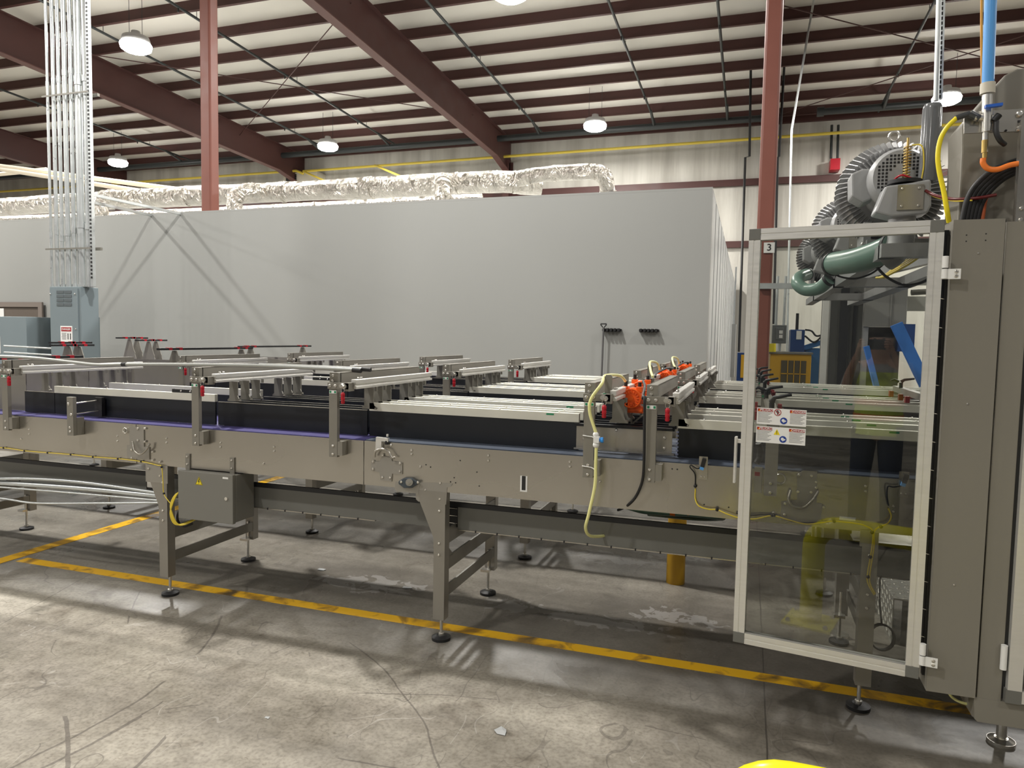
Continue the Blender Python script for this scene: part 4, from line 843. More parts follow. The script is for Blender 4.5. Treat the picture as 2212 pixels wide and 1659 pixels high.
tag(MB().box(-4.4, -4.2, 5.0, 5.2, .70, .80).build('black_motor', BLACK, None, .01), 'black drive motor under the middle lane at left', 'motor')
tag(MB().cyl((-1.8412, 5.3251, 0.012), (-1.6468, 5.6001, 0.012), .012, 8).build('wooden_stick', mat('pale_wood', (.6, .5, .3), .6)), 'pale stick lying on the floor behind the centre leg', 'stick')
tag(MB().cyl((-.40, 4.72, 0), (-.40, 4.72, .78), .06, 16).build('yellow_bollard', YELM), 'yellow post just showing under the right frame', 'bollard')

# ================= GUARD DOOR =================
YD = 2.93
x0, x1, z0, z1 = -.022, .651, .353, 2.05; W = .045
t = thing('guard_door', 'open guard door with aluminium frame and clear panel', 'door', (x1, YD, z0))
def post(a, b, c, d): 
    m = MB().box(a, b, YD-.001, YD+.035, c, d)
    if (b-a) > (d-c): m.box(a, b, YD-.003, YD, c, c+(d-c)*.42).box(a, b, YD-.003, YD, c+(d-c)*.58, d)
    else: m.box(a, a+(b-a)*.42, YD-.003, YD, c, d).box(a+(b-a)*.58, b, YD-.003, YD, c, d)
    return m
post(x0, x0+W*.98, z0+W, z1-W).build('stile', ALU, t); post(x1-W, x1, z0+W, z1-W).build('stile', ALU, t)
post(x0+W, x1-W, z1-W, z1).build('top_rail', ALU, t); post(x0+W, x1-W, z0, z0+W).build('bottom_rail', ALU, t)
for a in (x0, x1-W):
    for c in (z0, z1-W): MB().box(a, a+W, YD-.004, YD+.036, c, c+W).build('corner_cap', mat('cap_grey', (.16, .16, .145), .5), t, .002)
MB().box(x0+W-.003, x1-W+.003, YD+.014, YD+.018, z0+W-.003, z1-W+.003).build('clear_panel', GLASS, t)
# warning labels on the glass
def bilingual(zc, top):
    xa, xb = 0.0344, 0.2205; h = .066
    MB().box(xa, xb, YD+.0115, YD+.0135, zc-h/2, zc+h/2).build('warning_label', WHITE, t)
    wd = (xb-xa)/3.2
    for a, s_ in ((xa+.003, 'PELIGRO'), (xb-wd-.003, 'DANGER')):
        MB().box(a, a+wd, YD+.0105, YD+.0115, zc+h*.28, zc+h*.45).build('label_header', REDS, t)
        text(s_, (a+wd*.58, YD+.0100, zc+h*.365), .0125, WHITE, t, 'label_lettering')
        MB().prism([(a+.003, zc+h*.31), (a+.013, zc+h*.31), (a+.008, zc+h*.42)], YD+.0098, YD+.0104).build('alert_triangle', mat('alert_orange', (.9, .35, .02), .4), t)
        m = MB()
        for k in range(8): m.box(a+.001, a+wd*(.95-.12*((k*7) % 3)), YD+.0105, YD+.0115, zc+h*(.2-.08*k), zc+h*(.222-.08*k))
        m.build('small_print', INKG, t)
    xm = (xa+xb)/2
    m = MB().cyl((xm+.010, YD+.0115, zc-h*.22), (xm+.010, YD+.0105, zc-h*.22), .0135, 20); m.build('mandatory_disc', BLUES, t)
    MB().cyl((xm+.008, YD+.0104, zc-h*.20), (xm+.008, YD+.0099, zc-h*.20), .006, 12).prism([(xm+.008, zc-h*.34), (xm+.020, zc-h*.24), (xm+.018, zc-h*.18), (xm+.008, zc-h*.26)], YD+.0099, YD+.0104).build('head_symbol', WHITE, t)
    if top:
        MB().tube([(xm-.014+.0125*math.cos(a), YD+.011, zc+.018+.0125*math.sin(a)) for a in [k*PI/10 for k in range(20)]], .0014, 5, close=True).bar((xm-.022, YD+.0105, zc+.027), (xm-.006, YD+.0105, zc+.009), .002, .002).build('prohibition_ring', REDS, t)
        MB().cyl((xm-.014, YD+.0115, zc+.025), (xm-.014, YD+.0105, zc+.025), .0025, 10).box(xm-.016, xm-.012, YD+.0105, YD+.0115, zc+.009, zc+.022).box(xm-.021, xm-.007, YD+.0105, YD+.0115, zc+.018, zc+.021).build('figure_symbol', INK, t)
    else:
        MB().prism([(xm-.026, zc+.002), (xm-.002, zc+.002), (xm-.014, zc+.025)], YD+.0105, YD+.0115).build('caution_triangle', YEL, t)
        MB().box(xm-.0150, xm-.0130, YD+.0100, YD+.0105, zc+.009, zc+.019).box(xm-.0150, xm-.0130, YD+.0100, YD+.0105, zc+.005, zc+.0075).build('exclamation', INK, t)
bilingual(1.3014, True); bilingual(1.2269, False)
# handle on the left stile
MB().box(x0-.024, x0-.016, YD-.01, YD+.02, 1.02, 1.21).box(x0-.018, x0, YD, YD+.02, 1.185, 1.2).build('handle_plate', ALU, t)
MB().tube([(.04, YD+.05, 1.185), (.048, YD+.06, 1.16), (.045, YD+.06, 1.12), (.035, YD+.05, 1.10)], .013, 10).build('latch_grip', BLACK, t)
MB().box(.03, .06, YD+.04, YD+.06, .98, 1.085).build('latch_bracket', STEEL, t)
MB().box(.032, .052, YD+.037, YD+.04, 1.05, 1.066).build('red_label', RED, t)
for z in (1.857, .43):
    MB().box(x1-.0, x1+.045+.012, YD-.008, YD-.003, z-.02, z+.016).bolts([(x1+.043, YD-.008, z-.009), (x1+.043, YD-.008, z+.006)], .007, .003).build('hinge', WHITE, t)
    MB().cyl((x1+.008, YD-.004, z+.02), (x1+.008, YD-.004, z+.062), .0105, 12).cyl((x1+.008, YD-.004, z-.018), (x1+.008, YD-.004, z+.016), .0105, 12).build('hinge_barrel', WHITE, t)

t.rotation_euler.z = math.radians(-8.6)   # the door stands slightly open
# ================= MACHINE AT RIGHT =================
t = thing('machine_cabinet', 'tall warm grey machine housing at the right edge', 'machine', (.95, 2.97, 0))
MB().box(.682, .842, 2.948, 2.955, .305, 2.05).box(.682, .688, 2.955, 3.1, .305, 2.05).bolts([(.765, 2.948, 1.93), (.76, 2.948, 1.39), (.752, 2.948, .72)], .004, .003).build('front_panel', CABM, t)
m = MB()
for x, z in ((.725, 1.995), (.785, 1.998), (.725, 1.973), (.785, 1.975)): m.cyl((x, 2.9475, z), (x, 2.9485, z), .0025, 8)
m.build('drill_hole', BLACK, t)
MB().box(.85, .925, 2.958, 3.29, .30, 2.04).build('corner_post', CABM, t)
MB().box(.845, .852, 2.975, 3.0, .3, 2.05).build('shadow_gap', BLACK, t)
MB().prism([(.84, .305), (2.4, .305), (2.4, .215), (.855, .215), (.845, .225)], 2.955, 2.975).build('base_rail', CABM, t)
MB().prism([(.84, .30), (.845, .22), (.86, .30)], 2.975, 3.28).build('base_gusset', CABM, t)
MB().box(.875, 2.4, 2.975, 3.29, .22, .30).build('base_frame', CABM, t)
MB().box(.672, .682, 2.98, 3.0, .35, 2.0).build('gap_strip', BLACK, t)
MB().box(.660, .679, 2.985, 3.005, .40, 2.02).build('inner_channel', BLACKEDGE, t)
m = MB()
for k in range(14): m.cyl((.657, 2.982, .5+k*.106), (.676, 2.982, .497+k*.106), .0022, 5)
m.build('bristle_clip', CHROME, t)
a, b = MB(), MB(); foot(a, b, 1.03, 3.26, .24, .05); a.cyl((1.03, 3.26, .03), (1.03, 3.26, .24), .019, 12)
a.build('levelling_foot', CHROME, t); b.build('foot_pad', CHROME, t)
# second door at far right
t2 = thing('guard_door', 'second aluminium guard door cut by the right edge of the photo', 'door', (.93, 2.94, .4))
MB().box(.937, .982, 2.935, 2.965, .36, 1.98).build('stile', ALU, t2); MB().box(.982, 1.6, 2.935, 2.965, .315, .36).build('bottom_rail', ALU, t2)
MB().box(.932, .982, 2.934, 2.966, .312, .36).build('corner_cap', mat('cap_grey', (.16, .16, .145), .5), t2)
MB().box(.98, 1.6, 2.948, 2.952, .36, 1.98).build('clear_panel', GLASS, t2)
MB().cyl((.922, 2.945, .43), (.922, 2.945, .52), .011, 12).build('hinge_barrel', WHITE, t2)
MB().box(.925, .937, 2.96, 3.0, .315, 2.0).build('shadow_gap', BLACK, t2)
# upper housing
t = thing('upper_housing', 'big grey machine hood above the cabinet at top right', 'machine', (1.0, 3.15, 2.05))
m = MB().prism([(.735, 2.045), (.735, 2.33), (.73, 2.43), (.86, 2.60), (.90, 2.62), (2.2, 2.62), (2.2, 2.045)], 3.12, 3.32).prism([(1.0, 2.045), (1.0, 2.62), (2.2, 2.62), (2.2, 2.045)], 3.32, 3.9)
m.build('casing', CABM, t, .006)
MB().box(.884, .95, 2.99, 3.02, 2.03, 2.40).bolts([(.90, 2.99, 2.09), (.90, 2.99, 2.05)], .008).build('bracket_arm', STEEL, t)
MB().prism([(0.7121, 2.4482), (0.7161, 2.3721), (0.8705, 2.3676), (0.9412, 2.356), (0.9362, 2.4447)], 3.02, 3.03).bolts([(0.8841, 3.02, 2.4264), (0.887, 3.02, 2.3761)], .012, .01).build('mounting_plate', STEEL, t)
MB().box(0.8799, 0.8897, 3.018, 3.02, 2.3973, 2.4054).cyl((0.8447, 3.015, 2.3713), (0.8461, 3.02, 2.3726), .004, 8).build('plate_holes', BLACK, t)
# air preparation valve assembly
t = thing('air_inlet_valve', 'metal air inlet valve with blue lever beneath the blue pipe', 'valve', (0.7759, 3, 2.4566))
MB().cyl((0.7808, 3, 2.3669), (0.7766, 3, 2.497), .017, 14).cyl((0.7804, 3, 2.2936), (0.7779, 3, 2.3671), .010, 12).cyl((0.7405, 3, 2.4204), (0.8128, 3, 2.4083), .012, 10).build('valve_body', CHROME, t)
MB().cyl((0.7764, 3, 2.5002), (0.7759, 3, 2.5374), .024, 16).build('coupling', mat('pale_coupling', (.62, .58, .48), .5), t)
MB().cyl((0.779, 3, 2.2936), (0.778, 3, 2.3378), .011, 8).cyl((0.7801, 3, 2.274), (0.7786, 3, 2.3002), .008, 8).build('brass_fitting', BRASS, t)
MB().bar((0.764, 2.97, 2.4468), (0.8159, 2.97, 2.4504), .010, .018, (0, 1, 0)).build('blue_lever', BLUEV, t)
MB().cyl((0.6821, 3, 2.4233), (0.7252, 3, 2.4363), .010, 10).cyl((0.7252, 3, 2.4363), (0.7566, 3, 2.4159), .013, 10).build('elbow_fitting', mat('dark_fitting', (.08, .085, .09), .35, .5), t)
MB().cyl((0.7976, 2.99, 2.4001), (0.8135, 2.99, 2.4215), .012, 10).build('gauge_port', BLACK, t)
tag(MB().tube([(0.776, 3, 2.5342), (0.7711, 3, 2.7307), (0.7664, 3, 2.9222)], .0195, 16).build('blue_pipe', BLUEH), 'bright blue air pipe coming down at top right', 'pipe')
hose('orange_cable', 'thin orange cable hanging beside the blue pipe', [(0.7504, 3.05, 2.9159), (0.7577, 3.05, 2.7526), (0.77, 3.05, 2.5515)], .004, mat('amber_cord', (.75, .33, .03), .4), 'cable')
hose('yellow_hose', 'bright yellow hose curving down from the air valve', [(0.6836, 3, 2.4232), (0.6557, 3, 2.3924), (0.6371, 3, 2.3524), (0.6311, 3, 2.2946), (0.6386, 3, 2.2359), (0.6554, 3, 2.1683), (0.6693, 3, 2.1009), (0.6839, 3.02, 2.0533)], .0085, mat('hose_yellow', (.88, .72, .02), .35), 'hose')
hose('orange_hose', 'orange hose bending right below the brass fitting', [(0.7757, 3, 2.2742), (0.7767, 3, 2.2562), (0.7921, 3, 2.2373), (0.8224, 3, 2.2323), (0.8642, 3, 2.2462), (0.9268, 3, 2.2522)], .0095, ORHOSE, 'hose')
hose('black_hose', 'short glossy black hose beside the air valve', [(0.8062, 2.99, 2.3995), (0.8055, 2.98, 2.3596), (0.8184, 2.98, 2.3297), (0.8389, 3, 2.319)], .009, BLACK, 'hose')
for k in range(5):
    d = k*7
    hose('power_cable', 'black power cable of the bundle entering the cabinet top, %s from the left' % ORD[k], [(0.7171, 3.06, 2.0585), (0.7412, 3.06, 2.1425), (0.7823, 3.06, 2.2079), (0.8456, 3.06, 2.2546), (0.9439, 3.06, 2.2899)] if False else [(a_[0]+.012*k, a_[1]+.004*k, a_[2]-.006*k) for a_ in ((0.7352, 3.06, 2.0579), (0.7487, 3.06, 2.1421), (0.7783, 3.06, 2.1997), (0.8385, 3.06, 2.2516), (0.951, 3.06, 2.2895))], .0105, BLACK, 'cable', 'black power cables')
hose('orange_cable', 'rust orange cable behind the black cable bundle', [(0.803, 3.08, 2.0588), (0.8103, 3.08, 2.1433), (0.8279, 3.08, 2.2014), (0.8741, 3.08, 2.2375)], .009, mat('rust_orange', (.45, .10, .03), .45), 'cable')
hose('motor_cable', 'dark red cable sagging from the blower to the housing', [(0.6584, 3.3, 2.2244), (0.682, 3.25, 2.1952), (0.7128, 3.1, 2.1512), (0.7757, 3.05, 2.1425), (0.8367, 3.05, 2.1515)], .006, mat('maroon_cable', (.11, .006, .006), .4), 'cable', 'blower cables')
hose('motor_cable', 'thin yellow cable sagging under the dark red one', [(0.6586, 3.3, 2.2207), (0.6856, 3.25, 2.1878), (0.7132, 3.1, 2.1443), (0.7614, 3.05, 2.1347)], .003, YELCAB, 'cable', 'blower cables')
tag(MB().tube([(0.6767, 3.3, 2.5786), (0.6641, 3.3, 3.0793)], .010, 10).build('drop_conduit', GALV), 'silver conduit dropping behind the grey silencer', 'conduit')
t = thing('slotted_channel', 'slotted steel channel dropping behind the grey silencer', 'strut channel', (0.6888, 3.32, 2.5894))
qa = (0.6921, 3.32, 2.5891); qb = (0.678, 3.32, 3.0869)
m = MB().bar(qa, qb, .022, .012, (0, 1, 0)).second()
for k in range(26):
    u = (k+.5)/26; q = [qa[i]+(qb[i]-qa[i])*u for i in range(3)]; m.box(q[0]-.004, q[0]+.004, q[1]-.008, q[1]-.005, q[2]-.006, q[2]+.006)
m.build('channel', GALV, t, 0, BLACK)
# yellow hose under panel
hose('drain_hose', 'pale yellow hose looping below the right cabinet', [(.77, 3.05, .30), (.79, 3.05, .255), (.83, 3.05, .235), (.88, 3.05, .235)], .005, YELHOSE, 'hose')

# ---------------- blowers ----------------
def blower(label):
    X, Y, Z = .61, 3.72, 2.305
    t = thing('side_channel_blower', label, 'blower', (X, Y, Z-.22), 'side channel blowers')
    MB().cyl((X, Y+.02, Z), (X, Y+.13, Z), .19, 40).tube([(X+.17*math.cos(a), Y+.075, Z+.17*math.sin(a)) for a in [2*PI*k/32 for k in range(32)]], .052, 12, close=True).build('impeller_housing', CASTG, t)
    m = MB()
    for k in range(60):
        a = 2*PI*k/60; c_, s_ = math.cos(a), math.sin(a)
        P = [(X+r*c_-(yy-.07)*.10*s_, Y+yy, Z+r*s_+(yy-.07)*.10*c_) for r, yy in ((.15, .0), (.20, -.01), (.238, .03), (.245, .075), (.238, .12), (.20, .16), (.15, .15))]
        tv = (-s_*.0018, 0, c_*.0018); n = len(P)
        vs = [(p[0]+tv[0], p[1], p[2]+tv[2]) for p in P]+[(p[0]-tv[0], p[1], p[2]-tv[2]) for p in P]
        m.add(vs, [tuple(range(n)), tuple(range(2*n-1, n-1, -1))]+[(i, i+n, (i+1) % n+n, (i+1) % n) for i in range(n)])
    m.build('cooling_fins', CASTG, t)
    MB().cyl((X-.02, Y-.2, Z+.01), (X-.01, Y+.02, Z), .115, 32).tube([(X-.02, Y-.2, Z+.01), (X-.02, Y-.26, Z+.01), (X-.02, Y-.29, Z+.01)], [.125, .125, .11], 32).build('motor', MOTG, t, 0)
    m = MB()
    for i in range(-6, 7):
        for j in range(-6, 7):
            if 10 < i*i+j*j < 50: m.box(X-.02+i*.0145-.0045, X-.02+i*.0145+.0045, Y-.2915, Y-.2905, Z+.01+j*.0145-.0045, Z+.01+j*.0145+.0045)
    m.build('fan_grille', BLACK, t)
    MB().prism([(X-.20, Z-.05), (X-.205, Z+.05), (X-.16, Z+.07), (X-.11, Z+.065), (X-.105, Z-.06), (X-.15, Z-.08)], Y-.2, Y-.06).build('terminal_box', MOTG, t, .008)
    MB().tube([(X+.0+.022*math.cos(a), Y+.06, Z+.268+.022*math.sin(a)) for a in [2*PI*k/14 for k in range(14)]], .006, 8, close=True).build('lifting_eye', CHROME, t)
    MB().box(X-.12, X+.14, Y-.14, Y+.12, Z-.26, Z-.235).box(X-.13, X-.10, Y-.1, Y+.1, Z-.3, Z-.15).bolts([(X-.13, Y-.1, Z-.2), (X-.13, Y-.1, Z-.25)], .01).build('foot_bracket', CASTG, t)
    MB().prism([(X-.135, Z-.16), (X-.10, Z-.055), (X+.065, Z-.035), (X+.072, Z-.14), (X+.06, Z-.17), (X-.07, Z-.18)], Y-.42, Y-.30).build('silencer_box', MOTG, t, .008)
    MB().box(X-.055, X+.04, Y-.427, Y-.42, Z-.155, Z-.055).bolts([(X-.038, Y-.427, Z-.07), (X+.023, Y-.427, Z-.07), (X-.038, Y-.427, Z-.14), (X+.023, Y-.427, Z-.14)], .006).build('cover_plate', STEEL, t)
    MB().cyl((X-.02, Y-.36, Z-.04), (X-.02, Y-.36, Z-.025), .065, 24).build('valve_seat', BLACK, t)
    m = MB().cyl((X-.015, Y-.36, Z-.03), (X-.015, Y-.36, Z+.15), .005, 8)
    m.tube([(X-.015+.014*math.cos(k*.7), Y-.36+.014*math.sin(k*.7), Z-.025+k*.0013) for k in range(110)], .0025, 5)
    m.build('relief_spring', BRASS, t)
    MB().tube(spline([(X-.07, Y-.37, Z-.03), (X-.04, Y-.40, Z-.01), (X+.01, Y-.40, Z-.03)]), .004, 6).build('red_wire', RED, t)
    MB().tube(spline([(X+.0, Y-.36, Z+.12), (X+.035, Y-.37, Z+.11), (X+.045, Y-.37, Z+.04), (X+.04, Y-.37, Z-.03)]), .003, 6).build('yellow_wire', YELCAB, t)
    MB().tube([(X+.07, Y-.34, Z-.03), (X+.072, Y-.34, Z+.265), (X+.072, Y-.34, Z+.28), (X+.072, Y-.34, Z+.285)], [.037, .037, .033, .03], 24).build('silencer', mat('glossy_grey_silencer', (.14, .145, .15), .18), t)
    MB().tube(spline([(X-.02, Y-.34, Z-.16), (X-.02, Y-.34, Z-.27), (X-.04, Y-.33, Z-.32), (X-.07, Y-.31, Z-.345)]), .052, 18).build('elbow', CASTG, t)
    return t
b = blower('large finned blower nearest the camera above the open door')
dup(b, (0, 1.48, .03), 'finned blower in the middle of the three, partly behind the door top rail')
dup(b, (0, 2.96, .04), 'farthest of the three finned blowers, seen above the green hose loop')
def ghose(label, pts, r):
    t = thing('suction_hose', label, 'hose', tuple(pts[0]), 'green suction hoses')
    P = spline(pts, 36); MB().tube(P, [r*(1+.02*(i % 2)) for i in range(len(P))], 24).build('tube', GREENH, t)
    MB().tube([P[0], P[0]+(P[1]-P[0]).normalized()*.02], r*1.08, 20).build('clamp', BLACK, t)
    MB().tube([P[-1]-(P[-1]-P[-2]).normalized()*.02, P[-1]], r*1.08, 20).build('clamp', BLACK, t)
ghose('thick green suction hose behind the door top', [(0.5716, 3.4, 2.0159), (0.5225, 3.5, 1.9973), (0.4592, 3.65, 1.9862), (0.3864, 3.9, 1.996)], .056)
ghose('small looped green suction hose at the far blower', [(0.4683, 4.9, 2.0025), (0.4157, 4.95, 1.9512), (0.3428, 5, 1.9431), (0.2939, 5.05, 1.983), (0.3066, 5.15, 2.0337), (0.3677, 5.3, 2.0711)], .040)
t = thing('blower_beam', 'grey steel support beam carrying the blowers', 'beam', (.75, 3.3, 1.95))
MB().box(.50, .95, 3.25, 3.33, 1.955, 2.01).box(.50, .56, 3.3, 7.3, 1.955, 2.01).box(.86, .95, 3.3, 7.3, 1.955, 2.01).box(.5, .95, 4.9, 5.0, 1.955, 2.01).box(.5, .95, 6.4, 6.5, 1.955, 2.01).build('beam', CASTG, t)
for k in range(5): hose('wiring_cable', 'yellow cable of the sagging bundle behind the door glass, %s from the top' % ORD[k], [(0.7277, 3.5, 2.0289), (lambda q: (q[0], q[1], q[2]-.008*k))((0.7055, 3.7, 2.0171)), (lambda q: (q[0]-.01*k, q[1], q[2]-.012*k))((0.6835, 4, 1.9905)), (lambda q: (q[0]-.012*k, q[1], q[2]))((0.6769, 4.2, 1.95))], .006, YELCAB, 'cable', 'sagging yellow cables')
hose('black_lead', 'long thin black cable sagging behind the door glass to the right', [(0.5344, 3.6, 1.9525), (0.58, 3.6, 1.9042), (0.6471, 3.6, 1.8685), (0.7113, 3.6, 1.8743), (0.7557, 3.6, 1.8985)], .006, BLACK, 'cable', 'black leads')
hose('black_lead', 'thin black cable hanging in a curve below the green hose', [(0.3641, 3.9, 2.0193), (0.3884, 3.9, 1.9501), (0.474, 3.9, 1.9218), (0.556, 3.9, 1.9438), (0.6152, 3.9, 1.9927)], .005, BLACK, 'cable', 'black leads')

# ================= BACKGROUND RIGHT =================
def bxy(px0, px1, py0, py1): pass
t = thing('disconnect_box', 'grey electrical disconnect box on the back wall left of the blue machine', 'electrical box', (0.5429, 14, 1.7649))
a, b_, c_, d_ = (0.4073, 0.6552, 1.5773, 1.9178)
MB().box(a, b_, 14, 14.2, c_, d_).build('cabinet', mat('box_grey', (.16, .17, .17), .5), t, .01); MB().box(a+.06, b_-.05, 13.98, 14, c_+.07, d_-.05).build('cover', mat('box_grey', (.16, .17, .17), .5), t, .005)
MB().box(a+.12, a+.18, 13.97, 13.98, c_+.18, c_+.24).box(a+.12, a+.18, 13.97, 13.98, c_+.1, c_+.16).build('label', WHITE, t)
MB().cyl((a+.06, 14.1, d_), (a+.06, 14.1, d_+.9), .025, 8).cyl((a+.2, 14.1, d_), (a+.2, 14.1, d_+.9), .025, 8).cyl((a+.14, 14.1, c_), (a+.14, 14.1, 0), .03, 8).build('conduit', GALV, t)
t = thing('yellow_machine', 'amber yellow caged machine behind the open door', 'machine', (0.5918, 12, 1.1595))
a, b_, c_, d_ = (0.3343, 0.9404, 0.7218, 1.4163)
MB().box(a, b_, 12, 13, 0, d_).build('body', YELM, t, .01)
MB().box(a-.02, b_+.02, 11.97, 13, d_, d_+.03).build('worktop', STEELD, t)
a2, b2, c2_, d2 = (0.5019, 0.8688, 0.7238, 1.3155)
MB().box(a2, b2, 11.985, 12.0, .3, d2).build('window', mat('dim_window', (.10, .085, .05), .35), t)
m = MB()
for k in range(4): z = .5+k*.2; m.box(a2, b2, 11.975, 11.985, z, z+.015)
for k in range(3): x = a2+(b2-a2)*(k+1)/4; m.box(x, x+.012, 11.975, 11.985, .3, d2)
m.build('grid_bar', YELM, t)
t = thing('blue_machine', 'dark blue machine head with hoses behind the yellow cage', 'machine', (0.745, 12.6, 1.6001))
a, b_, c_, d_ = (0.6516, 0.8714, 1.4329, 1.8135)
MB().box(a, b_, 12.6, 13.1, d_-.42, d_).build('head', BLUEM, t, .01)
MB().box(a+.09, a+.17, 12.585, 12.6, d_-.16, d_-.02).build('label', WHITE, t)
MB().cyl((a+.1, 12.7, d_), (a+.1, 12.7, d_+.27), .025, 10).build('beacon', BLACK, t)
MB().bar((b_, 12.7, d_-.3), (b_+.5, 12.7, d_-.12), .1, .08).box(b_+.02, b_+.45, 12.7, 13.0, .0, d_-.3).build('arm', mat('blue_enamel', (.04, .14, .35), .35), t)
MB().tube(spline([(b_, 12.6, d_), (b_+.1, 12.6, d_-.02), (b_+.2, 12.6, d_-.1), (b_+.45, 12.6, d_+.02)]), .015, 8).tube(spline([(b_, 12.6, d_-.1), (b_+.15, 12.6, d_-.2), (b_+.3, 12.6, d_-.05)]), .015, 8).build('hose', BLACK, t)
t = thing('small_blue_post', 'dark blue and yellow cabinet left of the door frame', 'cabinet', (-0.1069, 12, 1.2116))
a, b_, c_, d_ = (-0.1641, -0.086, 1.0245, 1.4196)
MB().box(a, b_+.03, 12, 12.3, 0, d_).build('cabinet', BLUEM, t); MB().box(b_-.02, b_+.06, 11.98, 12, d_-.4, d_-.03).build('yellow_panel', YELM, t)
t = thing('wall_cabinet', 'narrow pale grey meter cabinet at the end of the grey room side', 'electrical box', (-0.262, 13, 1.5795))
a, b_, c_, d_ = (-0.2876, -0.2181, 0.9727, 1.902)
MB().box(a, b_, 13, 13.3, c_, d_).build('cabinet', mat('pale_meter_grey', (.42, .43, .42), .5), t)
MB().cyl((a+.03, 13.1, d_), (a+.03, 13.1, 2.9), .015, 6).build('conduit', GALV, t)
tag(MB().cyl((0.3573, 11.9, 1.4476), (0.352, 11.9, 1.5785), .055, 12).build('yellow_can', mat('safety_yellow', (.75, .62, .02), .4)), 'yellow canister on the amber machine', 'canister')
tag(MB().bar((0.0998, 9.575, 2.3056), (0.6439, 9.575, 2.3029), .05, .07).build('cross_rail', GALV), 'silver horizontal rail crossing the numbered column behind the glass', 'rail')
t = thing('grey_enclosure', 'dark grey machine enclosure behind the door glass', 'machine', (0.9849, 8.2, 1.5615))
a, b_, c_, d_ = (0.8087, 1.1367, 1.1716, 2.2385)
MB().box(a, b_, 8.2, 9.2, 0, d_).build('side_wall', mat('enclosure_grey', (.12, .12, .11), .5), t)
MB().box(a-.08, a-.02, 8.15, 8.2, 0, d_-.05).build('corner_post', ALU, t)
MB().box(a+.22, a+.25, 8.17, 8.2, .0, d_-.1).build('black_strip', BLACK, t)
a, b_, c_, d_ = (1.1169, 1.5065, 1.7775, 2.2657)
MB().box(a, b_, 8.1, 8.2, c_, d_).box(a+.24, a+.25, 8.09, 8.1, c_, d_).build('upper_panel', mat('panel_warm_grey', (.22, .215, .20), .5), t)
MB().box(a, a+.05, 8.12, 8.2, 0, c_).build('post', CASTG, t)
MB().box(a+.05, b_-.02, 8.25, 8.3, 0, c_).build('hall_reflection_panel', mat('hall_reflection_dark', (.09, .09, .085), .5), t)  # added dark sheet, stands in for the dark hall mirrored in the glass
MB().box(a-.22, a-.14, 8.14, 8.19, 0, d_).build('black_strip', BLACK, t)
MB().bar((0.8013, 8, 2.2143), (1.5657, 7.5, 2.3919), .1, .08).build('top_beam', CASTG, t)
t = thing('blue_lifting_machine', 'bright blue diagonal machine frame behind the door glass', 'machine frame', (1.4175, 7.5, 1.5327))
MB().bar((1.3117, 7.5, 1.7915), (1.5955, 7.5, 1.1998), .10, .07, (0, 1, 0)).build('diagonal_beam', mat('bright_blue_enamel', (.05, .20, .62), .35), t)
MB().bar((1.0654, 7.5, 1.5772), (1.1709, 7.5, 1.196), .045, .08, (0, 1, 0)).build('side_beam', mat('bright_blue_enamel', (.05, .20, .62), .35), t)
MB().box(*(1.4456, 1.5513), 7.9, 8.3, *(1.5295, 1.8031)).build('housing', BLUEM, t)
t = thing('white_bracket', 'white slotted bracket and rods at the right side of the door glass', 'bracket', (0.9763, 5, 1.9582))
MB().box(*(0.9283, 1.1007), 5, 5.02, *(1.9694, 2.0263)).box(*(0.9861, 1.1744), 5.3, 5.32, *(1.8222, 1.919)).build('plate', mat('off_white_paint', (.6, .6, .56), .5), t)
MB().cyl((0.9474, 5, 1.9239), (1.1038, 5, 1.9349), .018, 8).build('rod', STEELD, t)
# tread plate step and coil at lower right, leg behind the glass is part of the conveyor
t = thing('tread_step', 'diamond tread plate box step behind the door glass', 'step', (.95, 4.0, 0))
m = MB().box(.785, 1.7, 4.16, 4.72, .242, .25).box(.785, .79, 4.16, 4.72, 0, .242).second()
for i in range(20):
    for j in range(13):
        x = .80+i*.045; y = 4.18+j*.041; s_ = .010 if (i+j) % 2 else -.010; m.bar((x-.012, y-s_, .2515), (x+.012, y+s_, .2515), .006, .003)
for i in range(6):
    for j in range(13):
        z = .03+i*.038; y = 4.18+j*.041; s_ = .010 if (i+j) % 2 else -.010; m.bar((.7835, y-.012, z-s_), (.7835, y+.012, z+s_), .006, .003, (1, 0, 0))
m.build('tread', DIAMOND, t)
MB().box(.83, 1.7, 4.165, 4.17, 0, .242).build('front_panel', GUARD, t)
m = MB()
qc = (0.6098, 3.45, 0.3)
for k in range(3): m.tube([(qc[0]+.05*math.cos(a)+.002*k, 3.45-.006*k, qc[2]+.058*math.sin(a)) for a in [2*PI*i/20 for i in range(20)]], .004, 6, close=True)
m.tube([(qc[0]+.0, 3.45, qc[2]+.055), (qc[0]-.012, 3.45, qc[2]+.15), (qc[0]-.02, 3.46, qc[2]+.38)], .0035, 6)
tag(m.build('cable_coil', BLACK), 'black coiled cable hanging behind the door glass', 'cable')
t = thing('chrome_foot', 'chrome levelling foot beyond the glass left of the front leg', 'foot', (0.5299, 4.1619, 0))
q = (0.5299, 4.1619, 0)
MB().cyl((q[0], q[1], 0), (q[0], q[1], .02), .05, 20).cyl((q[0], q[1], .02), (q[0], q[1], .2), .009, 10).build('pad', CHROME, t); MB().box(q[0]-.03, q[0]+.03, q[1]-.03, q[1]+.03, .2, .6).build('post', STEELD, t)
